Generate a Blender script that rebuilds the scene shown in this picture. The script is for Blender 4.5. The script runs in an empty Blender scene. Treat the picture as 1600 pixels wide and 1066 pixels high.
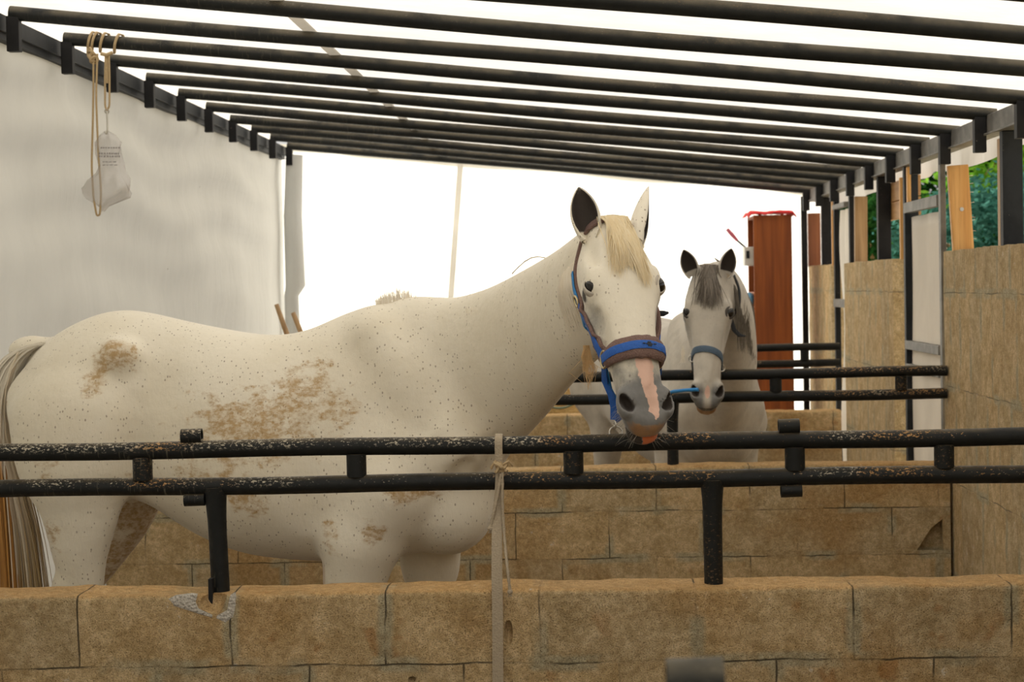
import bpy, bmesh, math, random
import numpy as np
from mathutils import Vector, Matrix

# ------------------------------------------------------------------ camera, world, sun, exposure
SC = bpy.context.scene
F = 2900.0
YAW = math.atan(110 / F); PITCH = math.atan(84 / F); ROLL = math.radians(1.1)
EYE = np.array([0, 0, 1.58])
cf = np.array([-math.sin(YAW) * math.cos(PITCH), math.cos(YAW) * math.cos(PITCH), -math.sin(PITCH)])
cr = np.cross(cf, [0, 0, 1]); cr /= np.linalg.norm(cr); cu = np.cross(cr, cf)
cr, cu = math.cos(ROLL) * cr - math.sin(ROLL) * cu, math.sin(ROLL) * cr + math.cos(ROLL) * cu
cam = bpy.data.cameras.new('camera'); camo = bpy.data.objects.new('camera', cam)
SC.collection.objects.link(camo); SC.camera = camo
camo.matrix_world = Matrix(((cr[0], cu[0], -cf[0], EYE[0]), (cr[1], cu[1], -cf[1], EYE[1]), (cr[2], cu[2], -cf[2], EYE[2]), (0, 0, 0, 1)))
cam.sensor_width = 36; cam.lens = F / 1600 * 36; cam.clip_start = .05; cam.clip_end = 200
cam.dof.use_dof = True; cam.dof.focus_distance = 5.0; cam.dof.aperture_fstop = 8.0

W = bpy.data.worlds.new('world'); SC.world = W; W.use_nodes = True
bg = W.node_tree.nodes['Background']; bg.inputs[0].default_value = (1.0, .985, .95, 1); bg.inputs[1].default_value = .48
SUN_E = 9.0
sl = bpy.data.lights.new('sun', 'SUN'); sl.energy = SUN_E; sl.angle = math.radians(12); sl.color = (1, .965, .90)
so = bpy.data.objects.new('sun', sl); SC.collection.objects.link(so)
so.rotation_euler = Vector((-.10, -.66, -.75)).to_track_quat('-Z', 'Y').to_euler()
SC.view_settings.view_transform = 'Standard'; SC.view_settings.look = 'None'
SC.view_settings.gamma = 1; SC.view_settings.use_curve_mapping = False
SC.view_settings.exposure = 0.62
SC.cycles.max_bounces = 8; SC.cycles.diffuse_bounces = 6; SC.cycles.transparent_max_bounces = 12
SC.cycles.sample_clamp_indirect = 6.0

rnd = random.Random(7)


def ray(x, y): return cf + cr * ((x - 800) / F) - cu * ((y - 533) / F)
def atY(x, y, Y): d = ray(x, y); return EYE + d * (Y / d[1])
def atX(x, y, X): d = ray(x, y); return EYE + d * (X / d[0])


# ------------------------------------------------------------------ object helpers
def tag(o, label=None, cat=None, group=None, kind=None):
    if label: o['label'] = label
    if cat: o['category'] = cat
    if group: o['group'] = group
    if kind: o['kind'] = kind
    return o


def empty(name, loc=(0, 0, 0), rz=0):
    o = bpy.data.objects.new(name, None); SC.collection.objects.link(o)
    o.location = loc; o.rotation_euler = (0, 0, rz); o.empty_display_size = .1
    return o


def link(name, me, mat, parent=None, smooth=False):
    o = bpy.data.objects.new(name, me); SC.collection.objects.link(o)
    for m in (mat if isinstance(mat, (list, tuple)) else [mat]): me.materials.append(m)
    if smooth: me.shade_smooth()
    if parent is not None: adopt(o, parent)
    return o


def adopt(o, parent):
    """parent o while keeping it where it stands (parents carry a location only)"""
    o.parent = parent
    o.matrix_parent_inverse = Matrix.Translation(-Vector(parent.location))
    return o


def copy_tree(o, parent=None):
    c = o.copy(); SC.collection.objects.link(c)
    if parent is not None: c.parent = parent
    for ch in list(o.children): copy_tree(ch, c)
    return c


class MB:
    def __init__(s): s.v = []; s.f = []; s.m = []; s.mi = 0

    def add(s, vs, fs):
        b = len(s.v); s.v += [tuple(map(float, v)) for v in vs]
        s.f += [tuple(b + i for i in f) for f in fs]; s.m += [s.mi] * len(fs)
        return s

    def box(s, a, b, rot=None, piv=None):
        x0, y0, z0 = a; x1, y1, z1 = b
        vs = [Vector(p) for p in ((x0, y0, z0), (x1, y0, z0), (x1, y1, z0), (x0, y1, z0), (x0, y0, z1), (x1, y0, z1), (x1, y1, z1), (x0, y1, z1))]
        if rot is not None:
            pv = Vector(piv) if piv is not None else sum(vs, Vector()) / 8
            vs = [pv + rot @ (v - pv) for v in vs]
        return s.add(vs, [(3, 2, 1, 0), (4, 5, 6, 7), (0, 1, 5, 4), (1, 2, 6, 5), (2, 3, 7, 6), (3, 0, 4, 7)])

    def path(s, pts, r, n=10, caps=True, ru=None):
        """tube along pts; r number or list"""
        P = [Vector(p) for p in pts]; k = len(P)
        R = r if isinstance(r, (list, tuple, np.ndarray)) else [r] * k
        t0 = (P[1] - P[0]).normalized()
        up = Vector((0, 0, 1)) if abs(t0.z) < .9 else Vector((1, 0, 0))
        u = t0.cross(up).normalized(); vs = []
        for i in range(k):
            t = (P[min(i + 1, k - 1)] - P[max(i - 1, 0)]).normalized()
            u = (u - t * u.dot(t)).normalized(); w = t.cross(u)
            for j in range(n):
                a = 2 * math.pi * j / n
                vs.append(P[i] + (u * math.cos(a) + w * math.sin(a)) * R[i])
        fs = [(i * n + j, i * n + (j + 1) % n, (i + 1) * n + (j + 1) % n, (i + 1) * n + j) for i in range(k - 1) for j in range(n)]
        if caps: fs += [tuple(reversed(range(n))), tuple((k - 1) * n + j for j in range(n))]
        return s.add(vs, fs)

    def hollow(s, a, b, r, th=.004, n=20):
        """open pipe with a wall thickness"""
        a = Vector(a); b = Vector(b); t = (b - a).normalized()
        up = Vector((0, 0, 1)) if abs(t.z) < .9 else Vector((1, 0, 0))
        u = t.cross(up).normalized(); w = t.cross(u); vs = []
        for c, rr in ((a, r), (b, r), (b, r - th), (a, r - th)):
            for j in range(n):
                g = 2 * math.pi * j / n
                vs.append(c + (u * math.cos(g) + w * math.sin(g)) * rr)
        fs = [(i * n + j, i * n + (j + 1) % n, ((i + 1) % 4) * n + (j + 1) % n, ((i + 1) % 4) * n + j) for i in range(4) for j in range(n)]
        return s.add(vs, fs)

    def ribbon(s, pts, nrm, w, th, wid=None):
        """flat strap along pts, face turned to nrm, width w, thickness th"""
        P = [Vector(p) for p in pts]; k = len(P)
        Nn = nrm if isinstance(nrm, list) else [nrm] * k
        vs = []
        for i in range(k):
            t = (P[min(i + 1, k - 1)] - P[max(i - 1, 0)]).normalized()
            nn = Vector(Nn[i]); nn = (nn - t * nn.dot(t)).normalized(); b = t.cross(nn)
            ww = (wid[i] if wid else w) / 2
            for a, c in ((-1, -.3), (-.85, -.5), (.85, -.5), (1, -.3), (1, .3), (.85, .5), (-.85, .5), (-1, .3)):
                vs.append(P[i] + b * ww * a + nn * th * c)
        fs = [(i * 8 + j, (i + 1) * 8 + j, (i + 1) * 8 + (j + 1) % 8, i * 8 + (j + 1) % 8) for i in range(k - 1) for j in range(8)]
        fs += [tuple(range(8)), tuple(reversed([(k - 1) * 8 + j for j in range(8)]))]
        return s.add(vs, fs)

    def torus(s, c, nrm, R, r, n=28, m=8, sx=1.0, sy=1.0, ux=None):
        c = Vector(c); nn = Vector(nrm).normalized()
        u = Vector(ux) if ux is not None else nn.orthogonal()
        u = (u - nn * u.dot(nn)).normalized(); w = nn.cross(u)
        vs = []
        for i in range(n):
            a = 2 * math.pi * i / n; d = u * math.cos(a) * sx + w * math.sin(a) * sy
            dn = (u * math.cos(a) + w * math.sin(a))
            for j in range(m):
                b = 2 * math.pi * j / m
                vs.append(c + d * R + dn * (r * math.cos(b)) + nn * (r * math.sin(b)))
        fs = [(i * m + j, ((i + 1) % n) * m + j, ((i + 1) % n) * m + (j + 1) % m, i * m + (j + 1) % m) for i in range(n) for j in range(m)]
        return s.add(vs, fs)

    def ball(s, c, r, n=16, m=10, rot=None):
        rr = r if isinstance(r, (list, tuple)) else (r, r, r); c = Vector(c)
        vs = [Vector((0, 0, 1))]
        for i in range(1, m):
            a = math.pi * i / m
            for j in range(n):
                b = 2 * math.pi * j / n; vs.append(Vector((math.sin(a) * math.cos(b), math.sin(a) * math.sin(b), math.cos(a))))
        vs.append(Vector((0, 0, -1)))
        vs = [Vector((v.x * rr[0], v.y * rr[1], v.z * rr[2])) for v in vs]
        if rot is not None: vs = [rot @ v for v in vs]
        vs = [c + v for v in vs]
        fs = [(0, 1 + j, 1 + (j + 1) % n) for j in range(n)]
        for i in range(m - 2):
            fs += [(1 + i * n + j, 1 + (i + 1) * n + j, 1 + (i + 1) * n + (j + 1) % n, 1 + i * n + (j + 1) % n) for j in range(n)]
        L = len(vs) - 1; b0 = 1 + (m - 2) * n
        fs += [(L, b0 + (j + 1) % n, b0 + j) for j in range(n)]
        return s.add(vs, fs)

    def grid(s, fn, nu, nv):
        vs = [fn(i / nu, j / nv) for i in range(nu + 1) for j in range(nv + 1)]
        fs = [(i * (nv + 1) + j, (i + 1) * (nv + 1) + j, (i + 1) * (nv + 1) + j + 1, i * (nv + 1) + j + 1) for i in range(nu) for j in range(nv)]
        return s.add(vs, fs)

    def mesh(s, name):
        me = bpy.data.meshes.new(name); me.from_pydata(s.v, [], s.f); me.update()
        if any(s.m): me.polygons.foreach_set('material_index', s.m)
        return me

    def build(s, name, mat, parent=None, smooth=False, bevel=0, edges=False):
        me = s.mesh(name); o = link(name, me, mat, parent, smooth)
        if smooth:
            me.set_sharp_from_angle(angle=math.radians(50))
        if bevel:
            m = o.modifiers.new('bevel', 'BEVEL'); m.width = bevel; m.segments = 2; m.limit_method = 'ANGLE'; m.angle_limit = math.radians(40)
        return o


# ------------------------------------------------------------------ value noise for shaping geometry
def vnoise(P, seed=0):
    P = np.asarray(P, float); i = np.floor(P).astype(np.int64); f = P - i; f = f * f * (3 - 2 * f)
    def h(a):
        n = a[..., 0] * 374761393 + a[..., 1] * 668265263 + a[..., 2] * 2147483647 % 1000003 + seed * 974711
        n = (n ^ (n >> 13)) * 1274126177 & 0x7fffffff
        return ((n ^ (n >> 16)) & 0xffff) / 65535.0
    r = 0
    for dx in (0, 1):
        for dy in (0, 1):
            for dz in (0, 1):
                w = (f[..., 0] if dx else 1 - f[..., 0]) * (f[..., 1] if dy else 1 - f[..., 1]) * (f[..., 2] if dz else 1 - f[..., 2])
                r = r + w * h(i + np.array([dx, dy, dz]))
    return r


def fbm(P, seed=0, oct=3):
    P = np.asarray(P, float); r = 0; a = .5
    for o in range(oct): r = r + a * (vnoise(P * 2 ** o, seed + o) - .5); a *= .5
    return r


# ------------------------------------------------------------------ materials
class NT:
    def __init__(s, name):
        s.m = bpy.data.materials.new(name); s.m.use_nodes = True; s.t = s.m.node_tree
        s.b = s.t.nodes['Principled BSDF']; s.out = s.t.nodes['Material Output']

    def n(s, typ, ins=None, **kw):
        nd = s.t.nodes.new('ShaderNode' + typ)
        for k, v in kw.items(): setattr(nd, k, v)
        for k, v in (ins or {}).items(): s.set(nd.inputs[k], v)
        return nd

    def set(s, sock, v):
        if isinstance(v, bpy.types.NodeSocket): s.t.links.new(v, sock)
        elif isinstance(v, tuple) and len(v) == 3 and sock.type == 'RGBA': sock.default_value = (*v, 1)
        else: sock.default_value = v

    def obj(s): return s.n('TexCoord').outputs['Object']
    def geo(s): return s.n('NewGeometry').outputs['Position']
    def attr(s, nm, out='Color'): return s.n('Attribute', attribute_name=nm).outputs[out]
    def mapping(s, v, scale=(1, 1, 1), loc=(0, 0, 0)): return s.n('Mapping', {'Vector': v, 'Scale': scale, 'Location': loc}).outputs[0]
    def noise(s, v, scale=5, detail=3, rough=.5, out=0): return s.n('TexNoise', {'Vector': v, 'Scale': scale, 'Detail': detail, 'Roughness': rough}).outputs[out]
    def vor(s, v, scale=5, out='Distance', feature='F1'): return s.n('TexVoronoi', {'Vector': v, 'Scale': scale}, feature=feature).outputs[out]
    def math(s, op, a, b=0.0, c=0.0): return s.n('Math', {0: a, 1: b, 2: c}, operation=op).outputs[0]

    def ss(s, v, lo, hi, a=0.0, b=1.0):
        return s.n('MapRange', {'Value': v, 'From Min': lo, 'From Max': hi, 'To Min': a, 'To Max': b}, interpolation_type='SMOOTHSTEP').outputs[0]

    def mix(s, f, a, b):
        nd = s.n('Mix', data_type='RGBA'); s.set(nd.inputs[0], f); s.set(nd.inputs[6], a); s.set(nd.inputs[7], b)
        return nd.outputs[2]

    def mul(s, f, a, b):
        nd = s.n('Mix', data_type='RGBA', blend_type='MULTIPLY'); s.set(nd.inputs[0], f); s.set(nd.inputs[6], a); s.set(nd.inputs[7], b)
        return nd.outputs[2]

    def bump(s, h, strength=.3, dist=.01, prev=None):
        d = {'Height': h, 'Strength': strength, 'Distance': dist}
        if prev is not None: d['Normal'] = prev
        return s.n('Bump', d).outputs[0]

    def done(s, col=None, rough=None, metal=None, normal=None, **kw):
        if col is not None: s.set(s.b.inputs['Base Color'], col)
        if rough is not None: s.set(s.b.inputs['Roughness'], rough)
        if metal is not None: s.set(s.b.inputs['Metallic'], metal)
        if normal is not None: s.set(s.b.inputs['Normal'], normal)
        for k, v in kw.items(): s.set(s.b.inputs[k], v)
        return s.m


def simple(name, col, rough=.6, metal=0, var=.12, scale=30, bump=.15):
    t = NT(name); v = t.obj(); nz = t.noise(v, scale, 4)
    c = t.mix(nz, tuple(x * (1 - var) for x in col), tuple(min(1, x * (1 + var)) for x in col))
    return t.done(c, rough, metal, t.bump(nz, bump, .004))


def mat_paint(name, worn=.5, dust_light_k=.3, lo=.45, hi=1.0, base_k=1.0):
    """black paint with chipped flecks and dried dung, mostly on the upper side"""
    t = NT(name); v = t.geo()
    nz = t.noise(t.mapping(v, (.8, 1.3, 1.3)), 135, 6, .7); patch = t.noise(t.mapping(v, (1, 1, 1), (3, 1, 7)), 2.3, 2)
    nrm = t.n('SeparateXYZ', {0: t.n('NewGeometry').outputs['Normal']}).outputs[2]
    up = t.ss(nrm, -.25, .55)
    thr = t.math('ADD', nz, t.math('MULTIPLY', t.ss(patch, .34, .60), .13))
    fleck = t.math('MULTIPLY', t.math('MULTIPLY', t.ss(thr, .71 - .05 * worn, .74 - .05 * worn), up), min(1, worn * 1.3))
    pick = t.math('ADD', t.noise(t.mapping(v, (1, 1, 1), (9, 2, 1)), 5, 1), t.ss(t.n('SeparateXYZ', {0: v}).outputs[0], -.6, .5, -.08, .10))
    fc = t.mix(t.ss(pick, .42, .6), (.48, .43, .33), (.46, .26, .10))
    drip = t.noise(t.mapping(v, (160, 1, 25)), 1, 2); left = t.math('ADD', t.math('MULTIPLY', t.noise(v, 1.4, 1), .3), t.ss(t.n('SeparateXYZ', {0: v}).outputs[0], -.6, -1.1, 0.0, .42))
    dr = t.math('MULTIPLY', t.ss(drip, .60, .68), t.ss(left, .5, .62))
    base = t.mix(t.noise(v, 20, 3), tuple(x * base_k for x in (.006, .007, .007)), tuple(x * base_k for x in (.016, .017, .016)))
    dust = t.math('MULTIPLY', t.math('MULTIPLY', t.ss(nrm, lo, hi), t.ss(t.noise(v, 9, 4), .25, .6)), dust_light_k)  # dust on the rails; on roof pipes, painted light on the upper half
    c = t.mix(dust, base, (.17, .145, .10) if worn < .3 else (.20, .15, .08))
    c = t.mix(t.math('MULTIPLY', dr, .8 * worn), c, (.38, .34, .24))
    c = t.mix(fleck, c, fc)
    return t.done(c, t.ss(t.noise(v, 60, 2), .3, .7, .38, .6), 0, t.bump(t.math('ADD', nz, fleck), .25, .003), **{'Specular IOR Level': .22})


def mat_steel(name, a, b, rough=.5):
    t = NT(name); v = t.geo(); nz = t.noise(v, 12, 5, .6)
    c = t.mix(t.ss(nz, .35, .65), a, b)
    dots = t.ss(t.noise(v, 90, 3), .72, .76)
    c = t.mix(t.math('MULTIPLY', dots, .5), c, (.35, .3, .22))
    return t.done(c, rough, 0, t.bump(nz, .15, .003), **{'Specular IOR Level': .3})


def mat_block(name, axis='x', tone=1.0, z0=.8, stain=.5, width=.4, height=.2, off=.0, joint=1.0, jcol=(.055, .045, .03), zoff=0.0):
    """sandy concrete block masonry: 40 x 20 cm blocks, thin joints, pores, mortar smears and brown stains"""
    t = NT(name); v = t.geo(); sx = t.n('SeparateXYZ', {0: v})
    ax = sx.outputs[0 if axis == 'x' else 1]
    wob = t.math('MULTIPLY', t.math('SUBTRACT', t.noise(v, 7, 3), .5), .018)
    uv = t.n('CombineXYZ', {0: t.math('ADD', t.math('ADD', ax, 10 + off), wob), 1: t.math('ADD', t.math('ADD', t.math('MINIMUM', sx.outputs[2], z0 - .012), 10 * height - .013 + zoff), wob)}).outputs[0]
    br = t.n('TexBrick', {'Vector': uv, 'Scale': 1.0, 'Mortar Size': .0026, 'Mortar Smooth': .25, 'Bias': 0.0, 'Brick Width': width, 'Row Height': height,
                          'Color1': (0, 0, 0, 1), 'Color2': (1, 1, 1, 1), 'Mortar': (.5, .5, .5, 1)}, offset=.5)
    jt = t.math('MULTIPLY', br.outputs['Fac'], t.ss(t.noise(v, 5.5, 3), .42, .56, .12, 1))
    wide = t.n('TexBrick', {'Vector': uv, 'Scale': 1.0, 'Mortar Size': .028, 'Mortar Smooth': .6, 'Brick Width': width, 'Row Height': height}, offset=.5)
    smear = t.math('MULTIPLY', wide.outputs['Fac'], t.ss(t.noise(v, 5, 3), .47, .58))
    big = t.noise(v, 2.2, 4, .6); mott = t.noise(v, 11, 5, .7)
    grain = t.noise(v, 270, 3, .8); mid = t.noise(v, 50, 4, .65)
    c = t.mix(t.ss(mott, .34, .66), tuple(x * tone for x in (.45, .345, .195)), tuple(x * tone for x in (.62, .50, .32)))
    c = t.mul(.6, c, t.mix(br.outputs['Color'], (.84, .84, .84), (1.08, 1.0, .88)))
    c = t.mix(t.math('MULTIPLY', t.ss(big, .45, .66), stain), c, (.42, .245, .085))
    spots = t.math('MULTIPLY', t.ss(t.noise(t.mapping(v, (1, 1, 1), (4, 4, 4)), 13, 3), .62, .74), t.ss(t.noise(v, 1.7, 1), .42, .56))
    c = t.mix(t.math('MULTIPLY', spots, stain), c, (.36, .15, .035))
    c = t.mix(t.math('MULTIPLY', smear, .75), c, tuple(x * tone for x in (.40, .37, .26)))
    top = t.ss(t.math('ADD', sx.outputs[2], t.math('MULTIPLY', t.math('SUBTRACT', mott, .5), .03)), z0 - .010, z0 + .001)
    c = t.mix(t.math('MULTIPLY', top, .6), c, (.58, .34, .13))
    c = t.mul(t.ss(grain, .40, .60, .0, .75), t.mul(t.ss(mid, .38, .60, .0, .5), c, (.62, .56, .46)), (1.35, 1.33, 1.28))
    c = t.mul(t.ss(grain, .44, .33, .0, .8), c, (.36, .30, .22))
    wh = t.math('MULTIPLY', t.ss(t.noise(v, 22, 5, .75), .62, .70), t.ss(t.noise(v, 3.7, 1), .50, .60))
    c = t.mix(t.math('MULTIPLY', wh, .75), c, (.74, .70, .60))
    pores = t.ss(t.vor(v, 210), .12, .34)
    c = t.mul(t.math('MULTIPLY', t.math('SUBTRACT', 1.0, pores), .5), c, (.36, .29, .21))
    c = t.mix(t.math('MULTIPLY', jt, .85 * joint), c, jcol)
    h = t.math('ADD', t.math('MULTIPLY', pores, .6), t.math('SUBTRACT', t.math('ADD', t.math('MULTIPLY', mid, 1.6), grain), t.math('MULTIPLY', jt, 3.0)))
    return t.done(c, .95, 0, t.bump(h, .75, .007), **{'Specular IOR Level': .2})


def mat_wood(name, a, b, axis=2, rough=.55):
    t = NT(name); v = t.obj()
    s = [28, 28, 28]; s[axis] = 1.6
    nz = t.noise(t.mapping(v, tuple(s)), 1.0, 4, .6); f2 = t.noise(t.mapping(v, tuple(x * 4 for x in s)), 1.0, 2)
    c = t.mix(t.ss(nz, .3, .7), a, b); c = t.mul(t.ss(f2, .4, .75, 0, .5), c, (.55, .42, .3))
    return t.done(c, rough, 0, t.bump(nz, .2, .003))


def mat_tarp(name, col, trans=.5, bump=.3, streak=.1):
    t = NT(name); v = t.geo()
    nz = t.noise(t.mapping(v, (1.2, 1.2, .7)), 3.0, 4, .6)
    fine = t.noise(t.mapping(v, (8, 8, 1.2)), 3.0, 3)
    c = t.mix(t.ss(nz, .3, .7), tuple(x * (1 - streak) for x in col), col)
    sp = t.math('MULTIPLY', t.ss(t.vor(v, 3.4), .028, .018), t.ss(t.noise(v, 1.9, 1), .5, .56))
    c = t.mix(t.math('MULTIPLY', sp, .7), c, (.12, .1, .08))
    nb = t.bump(t.math('ADD', nz, t.math('MULTIPLY', fine, .25)), bump, .03)
    d = t.n('BsdfDiffuse', {'Color': c, 'Normal': nb}); tr = t.n('BsdfTranslucent', {'Color': c, 'Normal': nb})
    mx = t.n('MixShader', {0: trans, 1: d.outputs[0], 2: tr.outputs[0]})
    t.t.links.new(mx.outputs[0], t.out.inputs[0])
    return t.m


M = {}
M['paint'] = mat_paint('worn_black_paint', .75, .35)
M['paint_clean'] = mat_paint('black_roof_paint', .12, .6, -.15, .6, 1.4)  # upper half coloured lighter to imitate light from the tarp
M['paint_dark'] = mat_steel('charcoal_steel', (.008, .010, .013), (.017, .020, .024), .6)
M['paint_black'] = mat_steel('black_steel', (.004, .004, .005), (.009, .009, .010), .6)
M['steel'] = mat_steel('bare_grey_steel', (.10, .095, .085), (.18, .17, .15), .5)
M['block'] = mat_block('front_block', 'x', .98, .8, .45, off=.121)
M['block_mid'] = mat_block('middle_block', 'x', 1.10, .8, .6, off=.1)
M['block_side'] = mat_block('side_block', 'y', 1.08, 9.0, .18, width=.2, height=.4, off=.07, joint=.8, jcol=(.15, .13, .09), zoff=.093)
M['wood'] = mat_wood('orange_timber', (.62, .31, .085), (.78, .45, .16))
M['wood_pale'] = mat_wood('weathered_timber', (.36, .22, .10), (.52, .34, .17))
M['wood_red'] = mat_wood('red_timber', (.20, .06, .025), (.32, .11, .04))
M['cabinet'] = mat_wood('cabinet_veneer', (.20, .048, .006), (.34, .092, .013), rough=.7)
M['tarp_left'] = mat_tarp('left_tarp', (.67, .675, .665), .30, .45, .05)
M['tarp_back'] = mat_tarp('back_tarp', (.95, .94, .89), .60, .3, .08)
M['tarp_roof'] = mat_tarp('roof_tarp', (.82, .79, .745), .34, .35, .08)
M['pole_shadow_seam'] = mat_tarp('pole_shadow_seam', (.80, .78, .74), .62, .2, .1)
M['curtain'] = mat_tarp('curtain', (.82, .78, .72), .35, .2, .08)
M['rope'] = simple('jute_rope', (.46, .34, .19), .9, 0, .3, 200, .6)
M['web'] = simple('woven_webbing', (.40, .33, .235), .9, 0, .18, 220, .8)
M['brass'] = simple('worn_brass', (.55, .45, .26), .35, .8, .2, 60)
M['chrome'] = simple('dull_chrome', (.55, .53, .48), .3, .9, .15, 60)
M['blue'] = simple('blue_webbing', (.012, .10, .42), .65, 0, .25, 150, .5)
M['blue_light'] = simple('light_blue_webbing', (.02, .22, .55), .65, 0, .2, 150, .5)
M['slate'] = simple('slate_blue_webbing', (.07, .11, .16), .7, 0, .25, 150, .5)
M['black_web'] = simple('black_webbing', (.012, .014, .018), .6, 0, .2, 100, .3)
M['fleece'] = simple('brown_fleece', (.20, .125, .105), 1.0, 0, .45, 260, 1.0)
M['eye'] = simple('dark_eye', (.010, .007, .005), .06, 0, .2, 20, 0)
M['hay'] = simple('dry_hay', (.50, .34, .13), .9, 0, .35, 60, .3)
M['hoof'] = simple('hoof', (.10, .085, .065), .6, 0, .3, 40, .3)
M['red'] = simple('red_cloth', (.62, .02, .02), .8, 0, .25, 50, .5)
M['pink'] = simple('pink_plastic', (.60, .13, .20), .45, 0, .1, 30, .1)
M['white_plastic'] = simple('white_plastic', (.62, .62, .58), .5, 0, .1, 30, .1)
M['bag_blue'] = simple('blue_bag_print', (.12, .34, .56), .5, 0, .1, 30, .1)
M['ground'] = simple('stable_sand', (.13, .095, .06), 1.0, 0, .25, 18, .6)
M['earth'] = simple('outdoor_earth', (.34, .29, .19), 1.0, 0, .25, 6, .6)
t_ = NT('broken_mortar'); v_ = t_.geo(); g1_ = t_.noise(v_, 190, 4, .75); g2_ = t_.vor(v_, 130)
M['chip'] = t_.done(t_.mix(t_.ss(g1_, .30, .50), (.34, .29, .22), (.88, .82, .72)), 1.0, 0, t_.bump(t_.math('ADD', g1_, g2_), 1.0, .012))

# ------------------------------------------------------------------ dimensions of the stable
XL, XR = -2.02, 1.56
YB = 12.86
WT = .80                       # top of the low block walls


def roof_z(x): return 2.585 + (x - XL) * (2.205 - 2.585) / (XR - XL)   # centre line of the roof pipes


# ------------------------------------------------------------------ ground, tarpaulin walls and roof
MB().box((-2.3, -4, -.1), (1.75, 13.2, 0)).build('floor', M['ground'])['kind'] = 'structure'
MB().box((-30, -20, -.3), (40, 60, -.11)).build('floor_outside', M['earth'])['kind'] = 'structure'

g = MB()
def f_left(u, v):
    y = -2.0 + u * (YB + 2.1); z = .02 + v * 2.5
    w = .028 * math.sin(y * 5.1 + .8 * z) * (1 - .5 * v) + .02 * math.sin(z * 9 + y * 1.7) + .05 * float(fbm([[y * 1.1, z * .5, 2]], 3)[0])
    w += .022 * max(0, v - .55) * math.sin(z * 26 + 1.3 * math.sin(y * 2.2)) * 2
    return (XL - .055 + w * .7 * min(1, max(0, YB + .1 - y) * .7), y, z)
g.grid(f_left, 150, 60); g.build('wall_left', M['tarp_left'], smooth=True)['kind'] = 'structure'

g = MB()
def f_back(u, v):
    x = XL - .1 + u * (XR - XL + .3); z = .02 + v * 2.56; top = roof_z(x) + .02; z = .02 + v * (top - .02)
    r = math.hypot(x + 1.98, z - 2.45); a = math.atan2(2.45 - z, x + 1.98)
    w = .020 * math.sin(a * 17 + .5 * math.sin(r * 3)) * min(1, r) * math.exp(-max(0, r - 1.0)) + .012 * math.sin(x * 5 + z) + .05 * float(fbm([[x, z * .7, 5]], 8)[0])
    return (x, YB + .08 + w, z)
g.grid(f_back, 110, 70); g.build('wall_back', M['tarp_back'], smooth=True)['kind'] = 'structure'

g = MB()
YJ = [6.52 + .688 * i for i in range(-7, 10)]
def f_roof(u, v):
    x = XL - .16 + u * (XR - XL + .30); y = -1.5 + v * (YB + .15 + 1.5)
    ph = (y - YJ[0]) / .688
    sag = .014 * abs(math.sin(math.pi * ph)) - .004
    return (x, y, roof_z(x) + .040 + sag + .012 * float(fbm([[x * 2, y * 2, 1]], 4)[0]))
g.grid(f_roof, 60, 160); g.build('ceiling', M['tarp_roof'], smooth=True)['kind'] = 'structure'
# rolled edge of the roof tarp hanging down outside the right beam
g = MB()
def f_flap(u, v):
    y = YJ[0] + u * (YB + .1 - YJ[0]); x = XR + .15 + .015 * math.sin(y * 9) * v
    return (x, y, 2.27 - v * (.19 + .01 * math.sin(y * 3.3) + .004 * math.sin(y * 11)))
g.grid(f_flap, 140, 6); g.build('trim_1', M['tarp_roof'], smooth=True)['kind'] = 'structure'
# gathered tarp rolled in the far left corner
g = MB(); g.path([(XL + .02, YB - .12, .02), (XL + .03, YB - .12, .9), (XL + .02, YB - .11, 1.55), (XL + .05, YB - .12, 1.62), (XL + .04, YB - .1, 2.1), (XL + .06, YB - .1, 2.52)],
                 [.05, .055, .05, .07, .065, .06], 12)
g.build('trim_2', M['tarp_left'], smooth=True)['kind'] = 'structure'
# seam strip in place of the outer poles' shadow on roof and back tarp
xs = -.94
g = MB(); g.ribbon([(xs, y, roof_z(xs) + .026) for y in (3.2, 6, 9, YB)], (0, 0, 1), .042, .008)
g.build('trim_3', M['pole_shadow_seam'])['kind'] = 'structure'
g = MB(); P1 = atY(719, 262, YB - .02); P2 = atY(704, 470, YB - .02); d = P2 - P1
g.ribbon([P1 - d * .05, P1, P2, P1 + d * 1.9], (0, -1, 0), .040, .008)
g.build('trim_4', M['pole_shadow_seam'])['kind'] = 'structure'

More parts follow.
